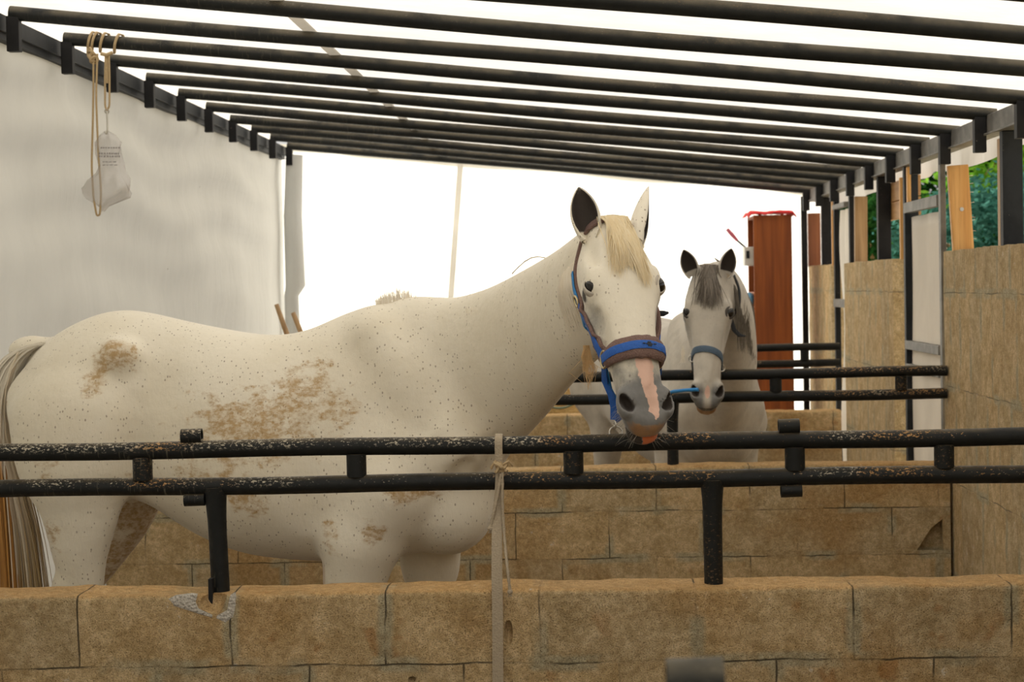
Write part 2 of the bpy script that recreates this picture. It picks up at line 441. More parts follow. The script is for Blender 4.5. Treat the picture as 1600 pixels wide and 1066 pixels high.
# ------------------------------------------------------------------ low block walls
def block_wall(name, y0, y1, x0, x1, mat, seed, chips=()):
    nx = int((x1 - x0) / .02)
    prof = []                                   # (y, z, edge) around the section
    for k in range(21): prof.append((y0, k / 20 * (WT - .015)))
    for k in range(1, 5): a = k / 5 * math.pi / 2; prof.append((y0 + .015 * (1 - math.cos(a)), WT - .015 + .015 * math.sin(a)))
    for k in range(1, 8): prof.append((y0 + .015 + (y1 - y0 - .03) * k / 8, WT))
    for k in range(1, 5): a = k / 5 * math.pi / 2; prof.append((y1 - .015 + .015 * math.sin(a), WT - .015 + .015 * math.cos(a)))
    for k in range(20, -1, -1): prof.append((y1, k / 20 * (WT - .015)))
    V = np.array([[x0 + (x1 - x0) * i / nx, p[0], p[1]] for i in range(nx + 1) for p in prof])
    n1 = fbm(V * 6, seed); n2 = fbm(V * np.array([2.2, 1, 1]), seed + 5); n3 = fbm(V * 30, seed + 2)
    topw = np.clip((V[:, 2] - WT + .05) / .05, 0, 1)
    mid = (y0 + y1) / 2; sgn = np.sign(V[:, 1] - mid)
    V[:, 1] += sgn * (n1 * .006 + n3 * .004) - sgn * topw * np.maximum(0, n2) * .02
    V[:, 2] += topw * (n2 * .020 + n1 * .014 + n3 * .006)
    keep = V[:, 2] < .001; V[keep, 2] = 0
    k = len(prof); g = MB()
    fs = [(i * k + j, (i + 1) * k + j, (i + 1) * k + j + 1, i * k + j + 1) for i in range(nx) for j in range(k - 1)]
    fs += [(i * k, i * k + k - 1, (i + 1) * k + k - 1, (i + 1) * k) for i in range(nx)]
    fs += [tuple(range(k)), tuple(reversed([nx * k + j for j in range(k)]))]
    g.add(V, fs); o = g.build(name, [mat, M['chip']], smooth=True)
    o['kind'] = 'structure'
    for cb in chips:
        b = cb.build('cutter', mat); m = o.modifiers.new('cut', 'BOOLEAN'); m.object = b; m.solver = 'EXACT'; m.operation = 'DIFFERENCE'
        dg = bpy.context.evaluated_depsgraph_get(); me = bpy.data.meshes.new_from_object(o.evaluated_get(dg))
        o.modifiers.clear(); o.data = me; bpy.data.objects.remove(b)
    return o


def lump(c, r, seed, n=18, m=12):
    g = MB().ball(c, r, n, m); V = np.array(g.v); C = np.array(c)
    V = C + (V - C) * (1 + .7 * fbm(V * 22, seed))[:, None]
    g.v = [tuple(v) for v in V]; return g

yf = 4.745
pc = atY(318, 942, yf); p2 = atY(795, 990, yf); p3 = atY(349, 940, yf)
block_wall('wall_front', yf, 4.925, XL - .1, XR, M['block'], 1,
           [lump(atY(333, 935, yf), (.034, .05, .040), 3), lump(p2, (.012, .03, .034), 5),
            lump(atY(644, 1062, yf), (.011, .02, .008), 6)])
cq = [(1434, 861), (1446, 842), (1456, 826), (1474, 812), (1476, 862)]; cg = MB(); fr_ = [atY(x, y, 7.90) for x, y in cq]; bk_ = [p + np.array([0, .075, 0]) for p in fr_]
cg.add(fr_ + bk_, [(4, 3, 2, 1, 0), (5, 6, 7, 8, 9)] + [(i, (i + 1) % 5, 5 + (i + 1) % 5, 5 + i) for i in range(5)])
block_wall('wall_middle', 7.92, 8.09, XL - .1, XR - .012, M['block_mid'], 2, [cg])
block_wall('wall_rear', 11.22, 11.39, XL - .1, XR - .01, M['block_mid'], 3)
block_wall('wall_near', 1.67, 1.84, XL - .1, XR, M['block'], 4)

# pale broken mortar scar beside the left post of the front wall (a crust on the face)
g = MB()
def scar(outline, seed, lift=.004):
    c = np.mean(outline, axis=0); vs = []; n = len(outline); R = 7
    P = [atY(c[0], c[1], yf)]
    for r in range(1, R + 1):
        for i, q in enumerate(outline):
            w = atY(c[0] + (q[0] - c[0]) * r / R, c[1] + (q[1] - c[1]) * r / R, yf)
            P.append(w)
    P = np.array(P); nn = fbm(P * 60, seed, 4)
    for i in range(len(P)):
        r = 0 if i == 0 else (i - 1) // n + 1
        P[i][1] -= (lift * (1 - (r / R) ** 3) - .003 * (r == R)) * (.8 + 1.6 * nn[i])
    fs = [(0, 1 + i, 1 + (i + 1) % n) for i in range(n)]
    for r in range(R - 1): fs += [(1 + r * n + i, 1 + (r + 1) * n + i, 1 + (r + 1) * n + (i + 1) % n, 1 + r * n + (i + 1) % n) for i in range(n)]
    g.add(P, fs)
scar([(262, 937), (275, 930), (300, 927), (309, 928), (306, 940), (311, 951), (322, 959), (337, 963), (335, 968), (315, 962), (290, 954), (270, 947)], 3)
scar([(337, 963), (350, 959), (359, 948), (360, 930), (368, 925), (370, 945), (366, 965), (352, 977), (336, 968)], 4)
0 and scar([(262, 937), (275, 929), (300, 927), (316, 925), (309, 935), (312, 947), (325, 957), (340, 961), (352, 958), (357, 945), (357, 930), (368, 924), (369, 945), (366, 965), (352, 977), (335, 967), (315, 960), (290, 953), (270, 947)], 3)
g.build('trim_5', M['chip'], smooth=True)['kind'] = 'structure'

# ------------------------------------------------------------------ right side block panels
def pxY(px, y=400, X=XR): return float(atX(px, y, X)[1])
def pxZ(px, y, X=XR): return float(atX(px, y, X)[2])

def side_panel(name, ya, yb, mat, zt, th=.11):
    g = MB(); n = 24; V = []
    def fn(u, v, x): return [x, ya + (yb - ya) * u, zt * v]
    nu = max(6, int((yb - ya) / .04)); nv = 40
    for x, flip in ((XR, 1), (XR + th, 0)):
        g2 = MB(); g2.grid(lambda u, v: fn(u, v, x), nu, nv); V = np.array(g2.v)
        V[:, 0] += fbm(V * 9, 4) * .008; tp = V[:, 2] > zt - .01; V[tp, 2] += fbm(V[tp] * 8, 9) * .02
        fs = [tuple(reversed(f)) if flip else f for f in g2.f]
        b = len(g.v); g.add(V, fs)
    # close the rim
    N = (nu + 1) * (nv + 1)
    def idx(i, j): return i * (nv + 1) + j
    for i in range(nu): g.f.append((idx(i, nv), idx(i + 1, nv), N + idx(i + 1, nv), N + idx(i, nv))); g.m.append(0)
    for j in range(nv):
        g.f.append((idx(0, j), idx(0, j + 1), N + idx(0, j + 1), N + idx(0, j))); g.m.append(0)
        g.f.append((idx(nu, j + 1), idx(nu, j), N + idx(nu, j), N + idx(nu, j + 1))); g.m.append(0)
    o = g.build(name, mat); o['kind'] = 'structure'; return o

Y1 = pxY(1475.5, 500); Y2a, Y2b = pxY(1396, 500), pxY(1320, 500); Y3a, Y3b = pxY(1300, 500), YB - .05
side_panel('wall_right', 1.84, Y1, M['block_side'], 1.70)
side_panel('wall_right', Y2a, Y2b, M['block_side'], 1.685)
M['block_pale'] = mat_block('rear_side_block', 'y', 1.25, 9.0, .1, width=.2, height=.4, joint=.5, jcol=(.2, .18, .12), zoff=.093)
side_panel('wall_right', Y3a, Y3b, M['block_pale'], 1.685)

# ------------------------------------------------------------------ steel railings on the low walls
def railing(Y, z1, z2, x0, x1, spacers, posts, hinges, label, r=.0232, tilt=0):
    t = empty('steel_railing', ((x0 + x1) / 2, Y, WT))
    tag(t, label, 'railing', 'black steel railings on the block walls')
    nseg = 24
    for nm, z, sd in (('top_rail', z1, 0), ('bottom_rail', z2, 4)):
        pts = [(x0 + (x1 - x0) * i / nseg, Y + .003 * math.sin(i * .7 + sd), z + .002 * math.sin(i * .9 + sd)) for i in range(nseg + 1)]
        MB().path(pts, r, 18).build(nm, M['paint'], t, smooth=True)
    for x in spacers:
        MB().path([(x, Y, z2 + .0185), (x, Y, z1 - .0185)], .0262, 16).build('spacer', M['paint'], t, smooth=True)
    for x, dx in posts:
        zz = np.linspace(WT - .06, z2 - .004, 9)
        rr = [.0245 + .007 * max(0, (i - 5) / 3) ** 2 for i in range(9)]
        MB().path([(x + dx * (z2 - z) / (z2 - WT), Y, z) for z in zz], rr, 16).build('post', M['paint'], t, smooth=True)
    for x in hinges:
        MB().hollow((x - .028, Y - .004, z1 + r + .012), (x + .026, Y - .004, z1 + r + .013), .0195, .004).build('hinge_tube', M['paint'], t, smooth=True)
        MB().hollow((x - .024, Y - .004, z2 - r - .012), (x + .030, Y - .004, z2 - r - .011), .0175, .004).build('hinge_tube', M['paint'], t, smooth=True)
    return t

def X_(px, y, Y): return float(atY(px, y, Y)[0])
YF = 4.83
ra = railing(YF, 1.170, 1.0735, XL - .02, XR, [X_(223, 735, YF), X_(557, 728, YF), X_(896, 722, YF), X_(1242, 712, YF), X_(1475, 708, YF)],
        [(X_(337, 790, YF), .008), (X_(1113, 780, YF), 0)], [X_(301, 700, YF), X_(1233, 680, YF)],
        'long black two-bar railing on the front block wall, before the white horse')
MB().box((X_(331, 900, YF), YF - .05, .745), (X_(337, 900, YF), YF - .022, .835)).build('anchor_plate', M['paint_black'], ra)
railing(8.0, 1.187, 1.090, XL, XR - .005, [X_(1212, 600, 8.0), X_(1408, 600, 8.0), -.9, -1.6], [(X_(1051, 680, 8.0), 0), (-1.3, 0)], [],
        'black two-bar railing on the middle wall, the grey horse rests its head over it')
railing(11.3, 1.183, 1.086, XL, XR - .005, [X_(1257, 555, 11.3), .2, -.8], [(.5, 0), (-1.2, 0)], [],
        'small distant black railing on the rearmost block wall, before the cabinet')
YN = 1.76
railing(YN, 1.170, 1.0735, XL, XR, [.55], [(-.55, 0), (.9, 0)], [X_(1087, 1030, YN)],
        'out-of-focus railing whose short tube pokes up at the bottom edge')

for ch in [o for o in SC.objects if o.parent and o.parent.name == 'steel_railing.003']: ch.data.materials[0] = M['paint_clean']

# ------------------------------------------------------------------ roof frame
ORD = ['rearmost', 'second', 'third', 'fourth', 'fifth', 'sixth', 'seventh', 'eighth', 'ninth', 'tenth', 'eleventh', 'twelfth', 'thirteenth', 'fourteenth', 'fifteenth', 'sixteenth', 'seventeenth']
for i, y in enumerate(YJ):
    k = len(YJ) - 1 - i
    lab = 'black sloping roof pipe closest to the back wall' if k == 0 else '%s black sloping roof pipe counted from the back wall' % ORD[k]
    nseg = 16; sd = rnd.random() * 6
    pts = []
    for j in range(nseg + 1):
        x = XL + .02 + (XR - XL + .02) * j / nseg
        pts.append((x, y + .004 * math.sin(j * .6 + sd), roof_z(x) + .004 * math.sin(j * .5 + sd)))
    t = MB().path(pts, .0255, 16).build('roof_pipe', M['paint_clean'], smooth=True)
    tag(t, lab, 'roof pipe', 'black pipes carrying the roof tarpaulin')
    zl, zr = roof_z(XL + .04), roof_z(XR - .02)
    MB().box((XL + .01, y - .02, zl - .135), (XL + .055, y + .02, zl - .01)).build('bracket', M['paint_black'], t, bevel=.002)
    MB().box((XR - .045, y - .022, zr - .145), (XR + .0, y + .022, zr - .01)).build('bracket', M['paint_black'], t, bevel=.002)
bl = MB().box((XL - .05, YJ[0] - .1, roof_z(XL) - .065), (XL - .005, YB, roof_z(XL) - .005)).box((XL - .06, YJ[0] - .1, roof_z(XL) - .09), (XL - .02, YB, roof_z(XL) - .06))
tag(bl.build('roof_beam', M['paint_dark'], bevel=.003), 'dark steel beam along the top of the left tarpaulin', 'beam', 'steel beams along the roof edges')
br_ = MB().box((XR + .002, YJ[0] - .1, roof_z(XR) - .075), (XR + .05, YB, roof_z(XR) + .0)).box((XR - .012, YJ[0] - .1, roof_z(XR) - .08), (XR + .055, YB, roof_z(XR) - .072))
tag(br_.build('roof_beam', M['steel'], bevel=.003), 'bare grey steel beam above the right-side posts', 'beam', 'steel beams along the roof edges')

# ------------------------------------------------------------------ right side posts, planks, doors
def rpost(a, b, z0, z1, mat, label, name='steel_post', cat='post', dep=.05, grp='upright steel posts along the right side', lean=0.0, ty=0.0, at=None):
    y = pxY(a, 350) if at is None else at; s = F / y
    w = (b - a) / s
    rot = Matrix.Rotation(lean, 3, 'Y')
    g = MB().box((XR + .004, y + ty, z0), (XR + .004 + w, y + ty + dep, z1), rot)
    return tag(g.build(name, mat, bevel=.003), label, cat, grp)

rz = roof_z(XR) - .081
rpost(1566, 1597, 1.69, rz, M['paint_dark'], 'wide charcoal post on the tall right block panel, closest to the camera')
rpost(1468.5, 1477, 0, rz, M['steel'], 'narrow bare grey jamb at the end of the closest block panel')
rpost(1412.5, 1434, 0, rz, M['paint_dark'], 'tall black steel post between the white door and the second block panel', dep=.05)
rpost(1371, 1391, 1.68, rz, M['paint_black'], 'black post in the middle of the second block panel')
rpost(1326.5, 1334, 1.68, rz, M['paint_black'], 'thin black post at the far end of the second block panel')
rpost(1283, 1298, 1.68, rz, M['paint_black'], 'black post over the pale far block panel')
rpost(1302.5, 1311, 0, rz, M['paint_black'], 'black jamb of the far doorway')
y8 = YB - .06
rpost(0, 0, 0, 0, M['paint_black'], 'x') if False else None
g = MB().box((XR - .045, y8, 0), (XR - .006, y8 + .045, rz + .04))
tag(g.build('steel_post', M['paint_black'], bevel=.002), 'black corner post where back tarpaulin meets the right side', 'post', 'upright steel posts along the right side')

PG = 'timber planks between the right-side posts'
k1 = rpost(1483, 1515, 1.695, 2.06, M['wood'], 'leaning orange-brown plank with a bolt on the closest block panel', 'wooden_plank', 'plank', .03, PG, -.055, 0, pxY(1476, 350) - .11)
yk = pxY(1476, 350) - .11
pb = atY(1503, 327, yk - .004)
MB().path([pb, pb + np.array([0, .012, 0])], .0085, 12).build('bolt', M['chrome'], k1, smooth=True)
for i, py in enumerate((276, 287, 300, 318, 338, 345, 360, 372)):
    a = atY(1512 + (py - 243) * .055, py, yk + .015)
    MB().path([a + np.array([-.01, 0, 0]), a + np.array([.016, -.004, rnd.uniform(-.006, .006)])], .0011, 5).build('nail', M['chrome'], k1)
rpost(1561, 1565, 1.69, 2.10, M['wood_pale'], 'thin brown batten on the far side of the widest charcoal post', 'wooden_plank', 'plank', .04, PG)
rpost(1334.5, 1354, 1.68, 2.06, M['wood_pale'], 'brown plank standing at the far end of the second block panel', 'wooden_plank', 'plank', .03, PG, .01)
rpost(1405.5, 1411, 1.68, 2.08, M['wood'], 'narrow orange batten beside the tall black post', 'wooden_plank', 'plank', .03, PG)
rpost(1261.5, 1281, 1.68, 2.05, M['wood_red'], 'reddish brown plank over the pale far block panel', 'wooden_plank', 'plank', .03, PG)
rpost(1299, 1303, 1.68, 2.08, M['wood'], 'thin orange batten beside the far doorway', 'wooden_plank', 'plank', .03, PG)
# two horizontal boards nailed outside between the posts
for (za, zb, lab) in ((1.99, 2.09, 'upper horizontal brown board outside the second block panel'), (1.895, 1.985, 'lower horizontal brown board outside the second block panel')):
    g = MB().box((XR + .075, pxY(1407, 330), za), (XR + .10, pxY(1352, 330, XR), zb))
    tag(g.build('wooden_board', mat_wood('board', (.40, .21, .08), (.56, .32, .13), 1) if 'board' not in M else M['board'], bevel=.002), lab, 'board', 'horizontal boards outside the right side')
rpost(1435, 1441, 1.93, 2.12, M['wood'], 'short orange offcut beside the tall black post above the door', 'wooden_plank', 'plank', .03, PG, 0, .3)

# white door panel in the first opening, with steel bars
ya, yb = pxY(1468, 500) + .05, pxY(1413, 500) - .0
door = empty('door_1', (XR + .05, (ya + yb) / 2, 0)); door['kind'] = 'structure'
zt = 1.90
g = MB(); g.grid(lambda u, v: (XR + .035 + .006 * math.sin(u * 14) + .004 * math.sin(v * 9), ya + (yb - ya) * u, .03 + (zt - .05) * v), 40, 30)
o = g.build('door_panel', M['curtain'], door, smooth=True); sm = o.modifiers.new('s', 'SOLIDIFY'); sm.thickness = .006
for z, h in ((zt, .05), (1.245, .042), (1.145, .03), (.04, .04)):
    MB().box((XR + .002, ya, z), (XR + .032, yb, z + h)).build('door_rail', M['steel'], door, bevel=.002)
ya, yb = pxY(1320, 500) + .01, pxY(1301, 500) - .02
door = empty('door_2', (XR + .05, (ya + yb) / 2, 0)); door['kind'] = 'structure'
g = MB(); g.grid(lambda u, v: (XR + .045 + .015 * math.sin(u * 11 + 3 * v) + .01 * math.sin(v * 12), ya + (yb - ya) * u * (.75 + .08 * math.sin(v * 9)), .03 + 1.98 * v), 30, 40)
g.build('door_curtain', M['curtain'], door, smooth=True)
for z, h in ((2.02, .03), (1.42, .05)):
    MB().box((XR + .002, ya - .02, z), (XR + .03, yb, z + h)).build('door_rail', M['steel'], door, bevel=.002)

# ------------------------------------------------------------------ tall cabinet at the back and what is on it
YC = 12.30
a = atY(1177, 340, YC); b = atY(1237, 340, YC)
cx0, cx1, czt = float(a[0]), float(b[0]), float(a[2]) + .015
cb = empty('tall_cabinet', ((cx0 + cx1) / 2, YC + .22, 0))
tag(cb, 'tall reddish brown wooden cabinet standing by the back tarpaulin', 'cabinet')
CD = .44
MB().box((cx0, YC, 0), (cx1, YC + .022, czt)).build('side_panel', M['cabinet'], cb, bevel=.002)
MB().box((cx0, YC + CD - .022, 0), (cx1, YC + CD, czt)).build('side_panel', M['cabinet'], cb, bevel=.002)
MB().box((cx1 - .012, YC + .023, 0), (cx1, YC + CD - .023, czt)).build('back_panel', M['cabinet'], cb)
for z in (.08, .45, .83, 1.17, 1.50, 1.78, czt - .02):
    MB().box((cx0 + .004, YC + .023, z), (cx1 - .013, YC + CD - .023, z + .018)).build('shelf', M['cabinet'], cb)
g = MB()
def cloth(u, v):
    x = cx0 - .035 + u * (cx1 - cx0 + .06); y = YC - .03 + v * .44
    e = max(0, (abs(u - .5) - .44)) * 1.2 + max(0, (.06 - v)) * .7
    return (x, y, czt + .012 + .028 * float(fbm([[x * 14, y * 14, 0]], 6)[0] + .3) - e * .35 - .0)
g.grid(cloth, 30, 26); o = g.build('red_cloth', M['red'], smooth=True); sm = o.modifiers.new('s', 'SOLIDIFY'); sm.thickness = .006; sm.offset = 1
tag(o, 'crumpled bright red cloth lying on top of the tall cabinet', 'cloth')
# white box and bag sticking out of the shelves
def out_box(pa, pb, y, d, mat, name, lab, cat):
    A = atY(*pa, y); B = atY(*pb, y)
    g = MB().box((A[0], y, B[2]), (max(B[0], cx0 + .03), y + d, A[2])); return tag(g.build(name, mat, bevel=.006), lab, cat)
bx = out_box((1163, 386), (1176, 415), YC + .04, .16, M['white_plastic'], 'plastic_box', 'white plastic box sticking out of an upper cabinet shelf', 'box')
A = atY(1166, 392, YC + .035); MB().box((A[0], YC + .036, A[2] - .05), (A[0] + .022, YC + .039, A[2])).build('box_label', M['paint_dark'], bx)
A = atY(1150, 372, YC + .1)
ck = empty('grooming_tool', tuple(A)); tag(ck, 'pink-handled tool sticking up beside the tall cabinet', 'tool')
P1, P2, P3 = atY(1136, 358, YC + .1), atY(1152, 376, YC + .1), atY(1166, 388, YC + .1)
MB().path([P1, P1 * .5 + P2 * .5, P2], [.012, .014, .010], 10).build('handle', M['pink'], ck, smooth=True)
MB().path([P2, P3], .007, 8).build('shaft', M['paint_black'], ck, smooth=True)
g = MB(); A = atY(1172, 478, YC + .1)
g.ball((A[0], YC + .12, A[2] + .03), (.035, .05, .055), 14, 10); g.ball((A[0] - .008, YC + .11, A[2] - .055), (.045, .06, .045), 14, 10)
V = np.array(g.v); V += fbm(V * 25, 4)[:, None] * .03; g.v = [tuple(v) for v in V]
o = g.build('plastic_bag', M['white_plastic'], smooth=True); tag(o, 'small blue and white bag stuffed on a middle cabinet shelf', 'bag')
MB().ball((A[0] - .006, YC + .10, A[2] + .04), (.036, .05, .05), 14, 10).build('printed_side', M['bag_blue'], o, smooth=True)['label'] = 'blue printed side'

# ------------------------------------------------------------------ two wooden tool handles by the far left corner
for (p, q, lab) in (((432, 476), (452, 540), 'left of two wooden tool handles leaning behind the white horse'), ((458, 489), (478, 545), 'right of two wooden tool handles leaning behind the white horse')):
    y0 = 10.2 if p[0] < 440 else 9.9
    A = atY(*p, y0); B = atY(*q, y0 - .03); d = B - A; k = (A[2] - .0) / -d[2]
    pts = [A + d * k * t + np.array([.02 * math.sin(t * 3), 0, 0]) for t in np.linspace(0, 1, 12)]
    pts[-1][2] = .0
    o = MB().path(pts, [.013] + [.015] * 11, 10).build('tool_handle', M['wood_pale'], smooth=True)
    tag(o, lab, 'tool handle', 'wooden tool handles')

# ------------------------------------------------------------------ hay heap beyond the rear wall
def hay(name, c, r, n, lab, seed):
    R = random.Random(seed); g = MB(); g.ball((c[0], c[1], c[2] + r[2] * .35), (r[0] * .85, r[1] * .85, r[2] * .6), 24, 12)
    V = np.array(g.v); V[:, 2] += fbm(V * 6, seed) * .12; V[:, 2] = np.maximum(V[:, 2], 0); g.v = [tuple(v) for v in V]
    for i in range(n):
        a = R.random() * 6.28; q = math.sqrt(R.random()); x = c[0] + math.cos(a) * q * r[0]; y = c[1] + math.sin(a) * q * r[1]
        z = c[2] + r[2] * math.sqrt(max(0, 1 - q * q)) * R.uniform(.75, 1.0)
        d = Vector((R.uniform(-1, 1), R.uniform(-1, 1), R.uniform(-.5, .5))) * .13
        p = Vector((x, y, z)); g.path([p - d, p + Vector((0, 0, .02)), p + d], [.0022, .0028, .0015], 3)
    o = g.build(name, M['hay']); tag(o, lab, 'hay', kind='stuff'); return o
hay('hay_heap', (-.28, 11.95, 0), (.55, .42, 1.04), 1900, 'heap of loose dry hay behind the rear block wall', 5)
g = MB(); pts = []
for i in range(25):
    u = i / 24; A = atY(835 + 75 * u, 622 + 16 * math.sin(u * 3.1), 11.13); pts.append((A[0], A[1], A[2]))
pts[0] = (pts[0][0] - .05, 11.24, .81); pts[-1] = (pts[-1][0] + .04, 11.24, .805)
o = g.path(pts, .006, 8).build('thin_hose', simple('green_hose', (.16, .22, .14), .5), smooth=True)
tag(o, 'thin pale green cord looped by the rear block wall', 'cord')

# ------------------------------------------------------------------ trees outside the right side
def mat_leaf(name, a, b):
    t = NT(name); rn = t.n('NewGeometry').outputs['Random Per Island']
    c = t.mix(rn, a, b)
    d = t.n('BsdfDiffuse', {'Color': c}); tr = t.n('BsdfTranslucent', {'Color': c}); mx = t.n('MixShader', {0: .4, 1: d.outputs[0], 2: tr.outputs[0]})
    t.t.links.new(mx.outputs[0], t.out.inputs[0]); return t.m
L1 = mat_leaf('bright_leaves', (.07, .22, .015), (.24, .48, .05)); L2 = mat_leaf('blue_green_leaves', (.02, .085, .06), (.08, .22, .17)); L3 = mat_leaf('deep_leaves', (.008, .04, .008), (.03, .10, .02))
def tree(c, r, n, mat, lab, seed, size=.05, trunk=True):
    R = random.Random(seed); t = empty('tree', (c[0], c[1], -.11)); tag(t, lab, 'tree', 'trees outside the open right side')
    cl = []
    for k in range(26):
        a = R.random() * 6.28; b = math.acos(R.uniform(-1, 1)); q = R.random() ** .4
        cl.append((c[0] + r[0] * q * math.sin(b) * math.cos(a), c[1] + r[1] * q * math.sin(b) * math.sin(a), c[2] + r[2] * q * math.cos(b)))
    g = MB()
    for i in range(n):
        k = R.choice(cl); s = .28
        p = Vector((R.gauss(k[0], s * r[0] * .5), R.gauss(k[1], s * r[1] * .5), R.gauss(k[2], s * r[2] * .5)))
        u = Vector((R.gauss(0, 1), R.gauss(0, 1), R.gauss(0, .6))).normalized(); w = u.orthogonal().normalized() * R.uniform(.3, .45)
        z = size * R.uniform(.6, 1.3)
        g.add([p - u * z, p + w * z, p + u * z, p - w * z], [(0, 1, 2, 3)])
    g.build('foliage', mat, t)
    g = MB(); g.path([(c[0], c[1], -.11), (c[0] + .05, c[1], c[2] * .5), (c[0], c[1] + .05, c[2])], [.09, .07, .03], 8)
    for k in cl[:12]: g.path([(c[0], c[1], c[2] - r[2] * .5), ((c[0] + k[0]) / 2, (c[1] + k[1]) / 2, (c[2] + k[2]) / 2 + .05), k], [.03, .02, .008], 5)
    g.build('trunk', M['wood_pale'], t, smooth=True)
tree((3.45, 15.0, 1.55), (.9, 1.3, .85), 12000, L2, 'blue-green shrub seen low through the gap behind the leaning plank', 3, .045)
tree((4.7, 18.4, 3.35), (1.4, 1.9, 1.05), 12000, L1, 'bright green leafy tree high outside the right openings', 4, .07)
tree((3.1, 19.8, 1.7), (.8, 1.6, 1.1), 9000, L3, 'dark green tree seen between posts over the second block panel', 6, .06)
tree((5.6, 24.0, 2.6), (3.2, 2.2, 2.6), 22000, L3, 'deep green tree standing farthest behind the right openings', 8, .13)

# ------------------------------------------------------------------ webbing strap tied to the front railing
sx_ = X_(781, 700, YF); z1, z2, r_ = 1.170, 1.0735, .0232
t = empty('webbing_strap', (sx_, YF, .4)); tag(t, 'beige webbing strap tied round the front railing and hanging over the wall', 'strap')
pts = []
for k in range(9):
    a = math.radians(200 - k * 25 + 0); pts.append((sx_ - .001 * k * .3, YF - math.cos(math.radians(0)) * 0 + (r_ + .004) * math.cos(math.radians(-20 + k * 27.5)), z1 + (r_ + .004) * math.sin(math.radians(-20 + k * 27.5))))
lo = atY(778, 1062, yf - .012)
pts += [(sx_ - .001, YF - .029, z1 - .06), (sx_ - .002, YF - .030, z2 - .01), (X_(776, 830, 4.76), 4.775, .95), (X_(776, 880, 4.74), 4.74, .84), (X_(777, 930, 4.73), yf - .014, .77), tuple(lo), (lo[0] + .002, lo[1], lo[2] - .25)]
nr = []
for i, p in enumerate(pts):
    if i < 9: nr.append((0, p[1] - YF, p[2] - z1))
    else: nr.append((0, -1, 0))
MB().ribbon(pts, nr, .0, .0035, wid=[.020] * 9 + [.019, .022, .027, .028, .028, .028, .028]).build('webbing', M['web'], t, smooth=True)
g = MB(); kc = Vector((sx_ + .004, YF - .036, 1.118))
kr = random.Random(11)
for i in range(4):
    kp = [kc + Vector((kr.uniform(-.017, .017), kr.uniform(-.016, .002), kr.uniform(-.016, .014))) for _ in range(6)]
    kq = np.array([list(p) for p in kp]); tq = np.linspace(0, 1, 26); kq = np.stack([np.interp(tq, np.linspace(0, 1, 6), kq[:, c_]) for c_ in range(3)], 1)
    for _ in range(4): kq[1:-1] = (kq[:-2] + 2 * kq[1:-1] + kq[2:]) / 4
    g.path(kq, .0042, 6)
g.path([kc, kc + Vector((-.018, -.008, .008)), kc + Vector((-.026, 0, -.006))], .0045, 6).path([kc, kc + Vector((.02, -.006, .012)), kc + Vector((.03, .004, .0))], .0045, 6)
g.build('knot', M['rope'], t, smooth=True)
def rope(pts, r, parent, name='rope_end', frayed=True):
    P = np.array([atY(x, y, Y) for x, y, Y in pts]); tt = np.linspace(0, 1, 24); k = np.linspace(0, 1, len(P))
    Q = np.stack([np.interp(tt, k, P[:, i]) for i in range(3)], 1)
    for _ in range(3): Q[1:-1] = (Q[:-2] + 2 * Q[1:-1] + Q[2:]) / 4
    g = MB(); rr = [r * (1 + .18 * (-1) ** i) for i in range(24)]; g.path(Q, rr, 8)
    if frayed:
        g.ball(Q[-1], r * 1.9, 8, 6)
        for i in range(7): g.path([Q[-1], Q[-1] + np.array([rnd.uniform(-1, 1) * .007, rnd.uniform(-1, 0) * .006, -.012])], .0009, 3)
    return g.build(name, M['rope'] if parent is None else M['web'], parent, smooth=True)
rope([(783, 740, 4.788), (779, 765, 4.785), (773, 795, 4.78), (768, 818, 4.78), (766, 826, 4.78)], .0042, t)
rope([(785, 738, 4.788), (785, 790, 4.782), (788, 840, 4.77), (793, 890, 4.72), (797, 925, 4.72)], .0038, t)

# ------------------------------------------------------------------ ropes, hook and plastic bag hanging from a roof pipe
YRp = YJ[8]            # pipe the ropes hang from
def hang(pts, r, o=None, name='rope', closed=False):
    P = np.array([atY(x, y, YRp + d) for x, y, d in pts]); n = 8 * len(P); tt = np.linspace(0, 1, n); k = np.linspace(0, 1, len(P))
    Q = np.stack([np.interp(tt, k, P[:, i]) for i in range(3)], 1)
    for _ in range(3): Q[1:-1] = (Q[:-2] + 2 * Q[1:-1] + Q[2:]) / 4
    return Q
t = empty('hanging_rope', tuple(atY(150, 60, YRp))); tag(t, 'long loop of brown rope hanging from a roof pipe by the left tarpaulin', 'rope', 'ropes hung from the roof pipe')
def wrap(px, g, r=.0055, tilt=.02):
    c = atY(px, 0, YRp); x = c[0]; R_ = .0305 + r
    g.path([(x + tilt * math.cos(a / 2), YRp + R_ * math.cos(a), roof_z(x) + R_ * math.sin(a)) for a in np.linspace(0, 6.28, 22)], r, 7)
g = MB(); wrap(141, g); wrap(147, g); 
kz = roof_z(atY(145, 70, YRp)[0]) - .045; kx = float(atY(144, 80, YRp)[0])
for i in range(5): g.torus((kx + .004 * i, YRp - .035, kz - .008 * i), (math.cos(i), 1, math.sin(i * 2)), .014, .006, 14, 6)
g.build('knot', M['rope'], t, smooth=True)
g = MB(); g.path(hang([(146, 84, -.04), (146, 130, -.03), (145, 190, -.03), (143, 260, -.03), (146, 310, -.03), (151, 337, -.03), (156, 336, -.03), (158, 300, -.03), (153, 230, -.03), (150, 150, -.03), (152, 84, -.04)], 1), .0042, 7)
g.build('loop', M['rope'], t, smooth=True)
t = empty('hook_rope', tuple(atY(168, 60, YRp))); tag(t, 'short doubled brown rope ending in a metal hook above the clear bag', 'rope', 'ropes hung from the roof pipe')
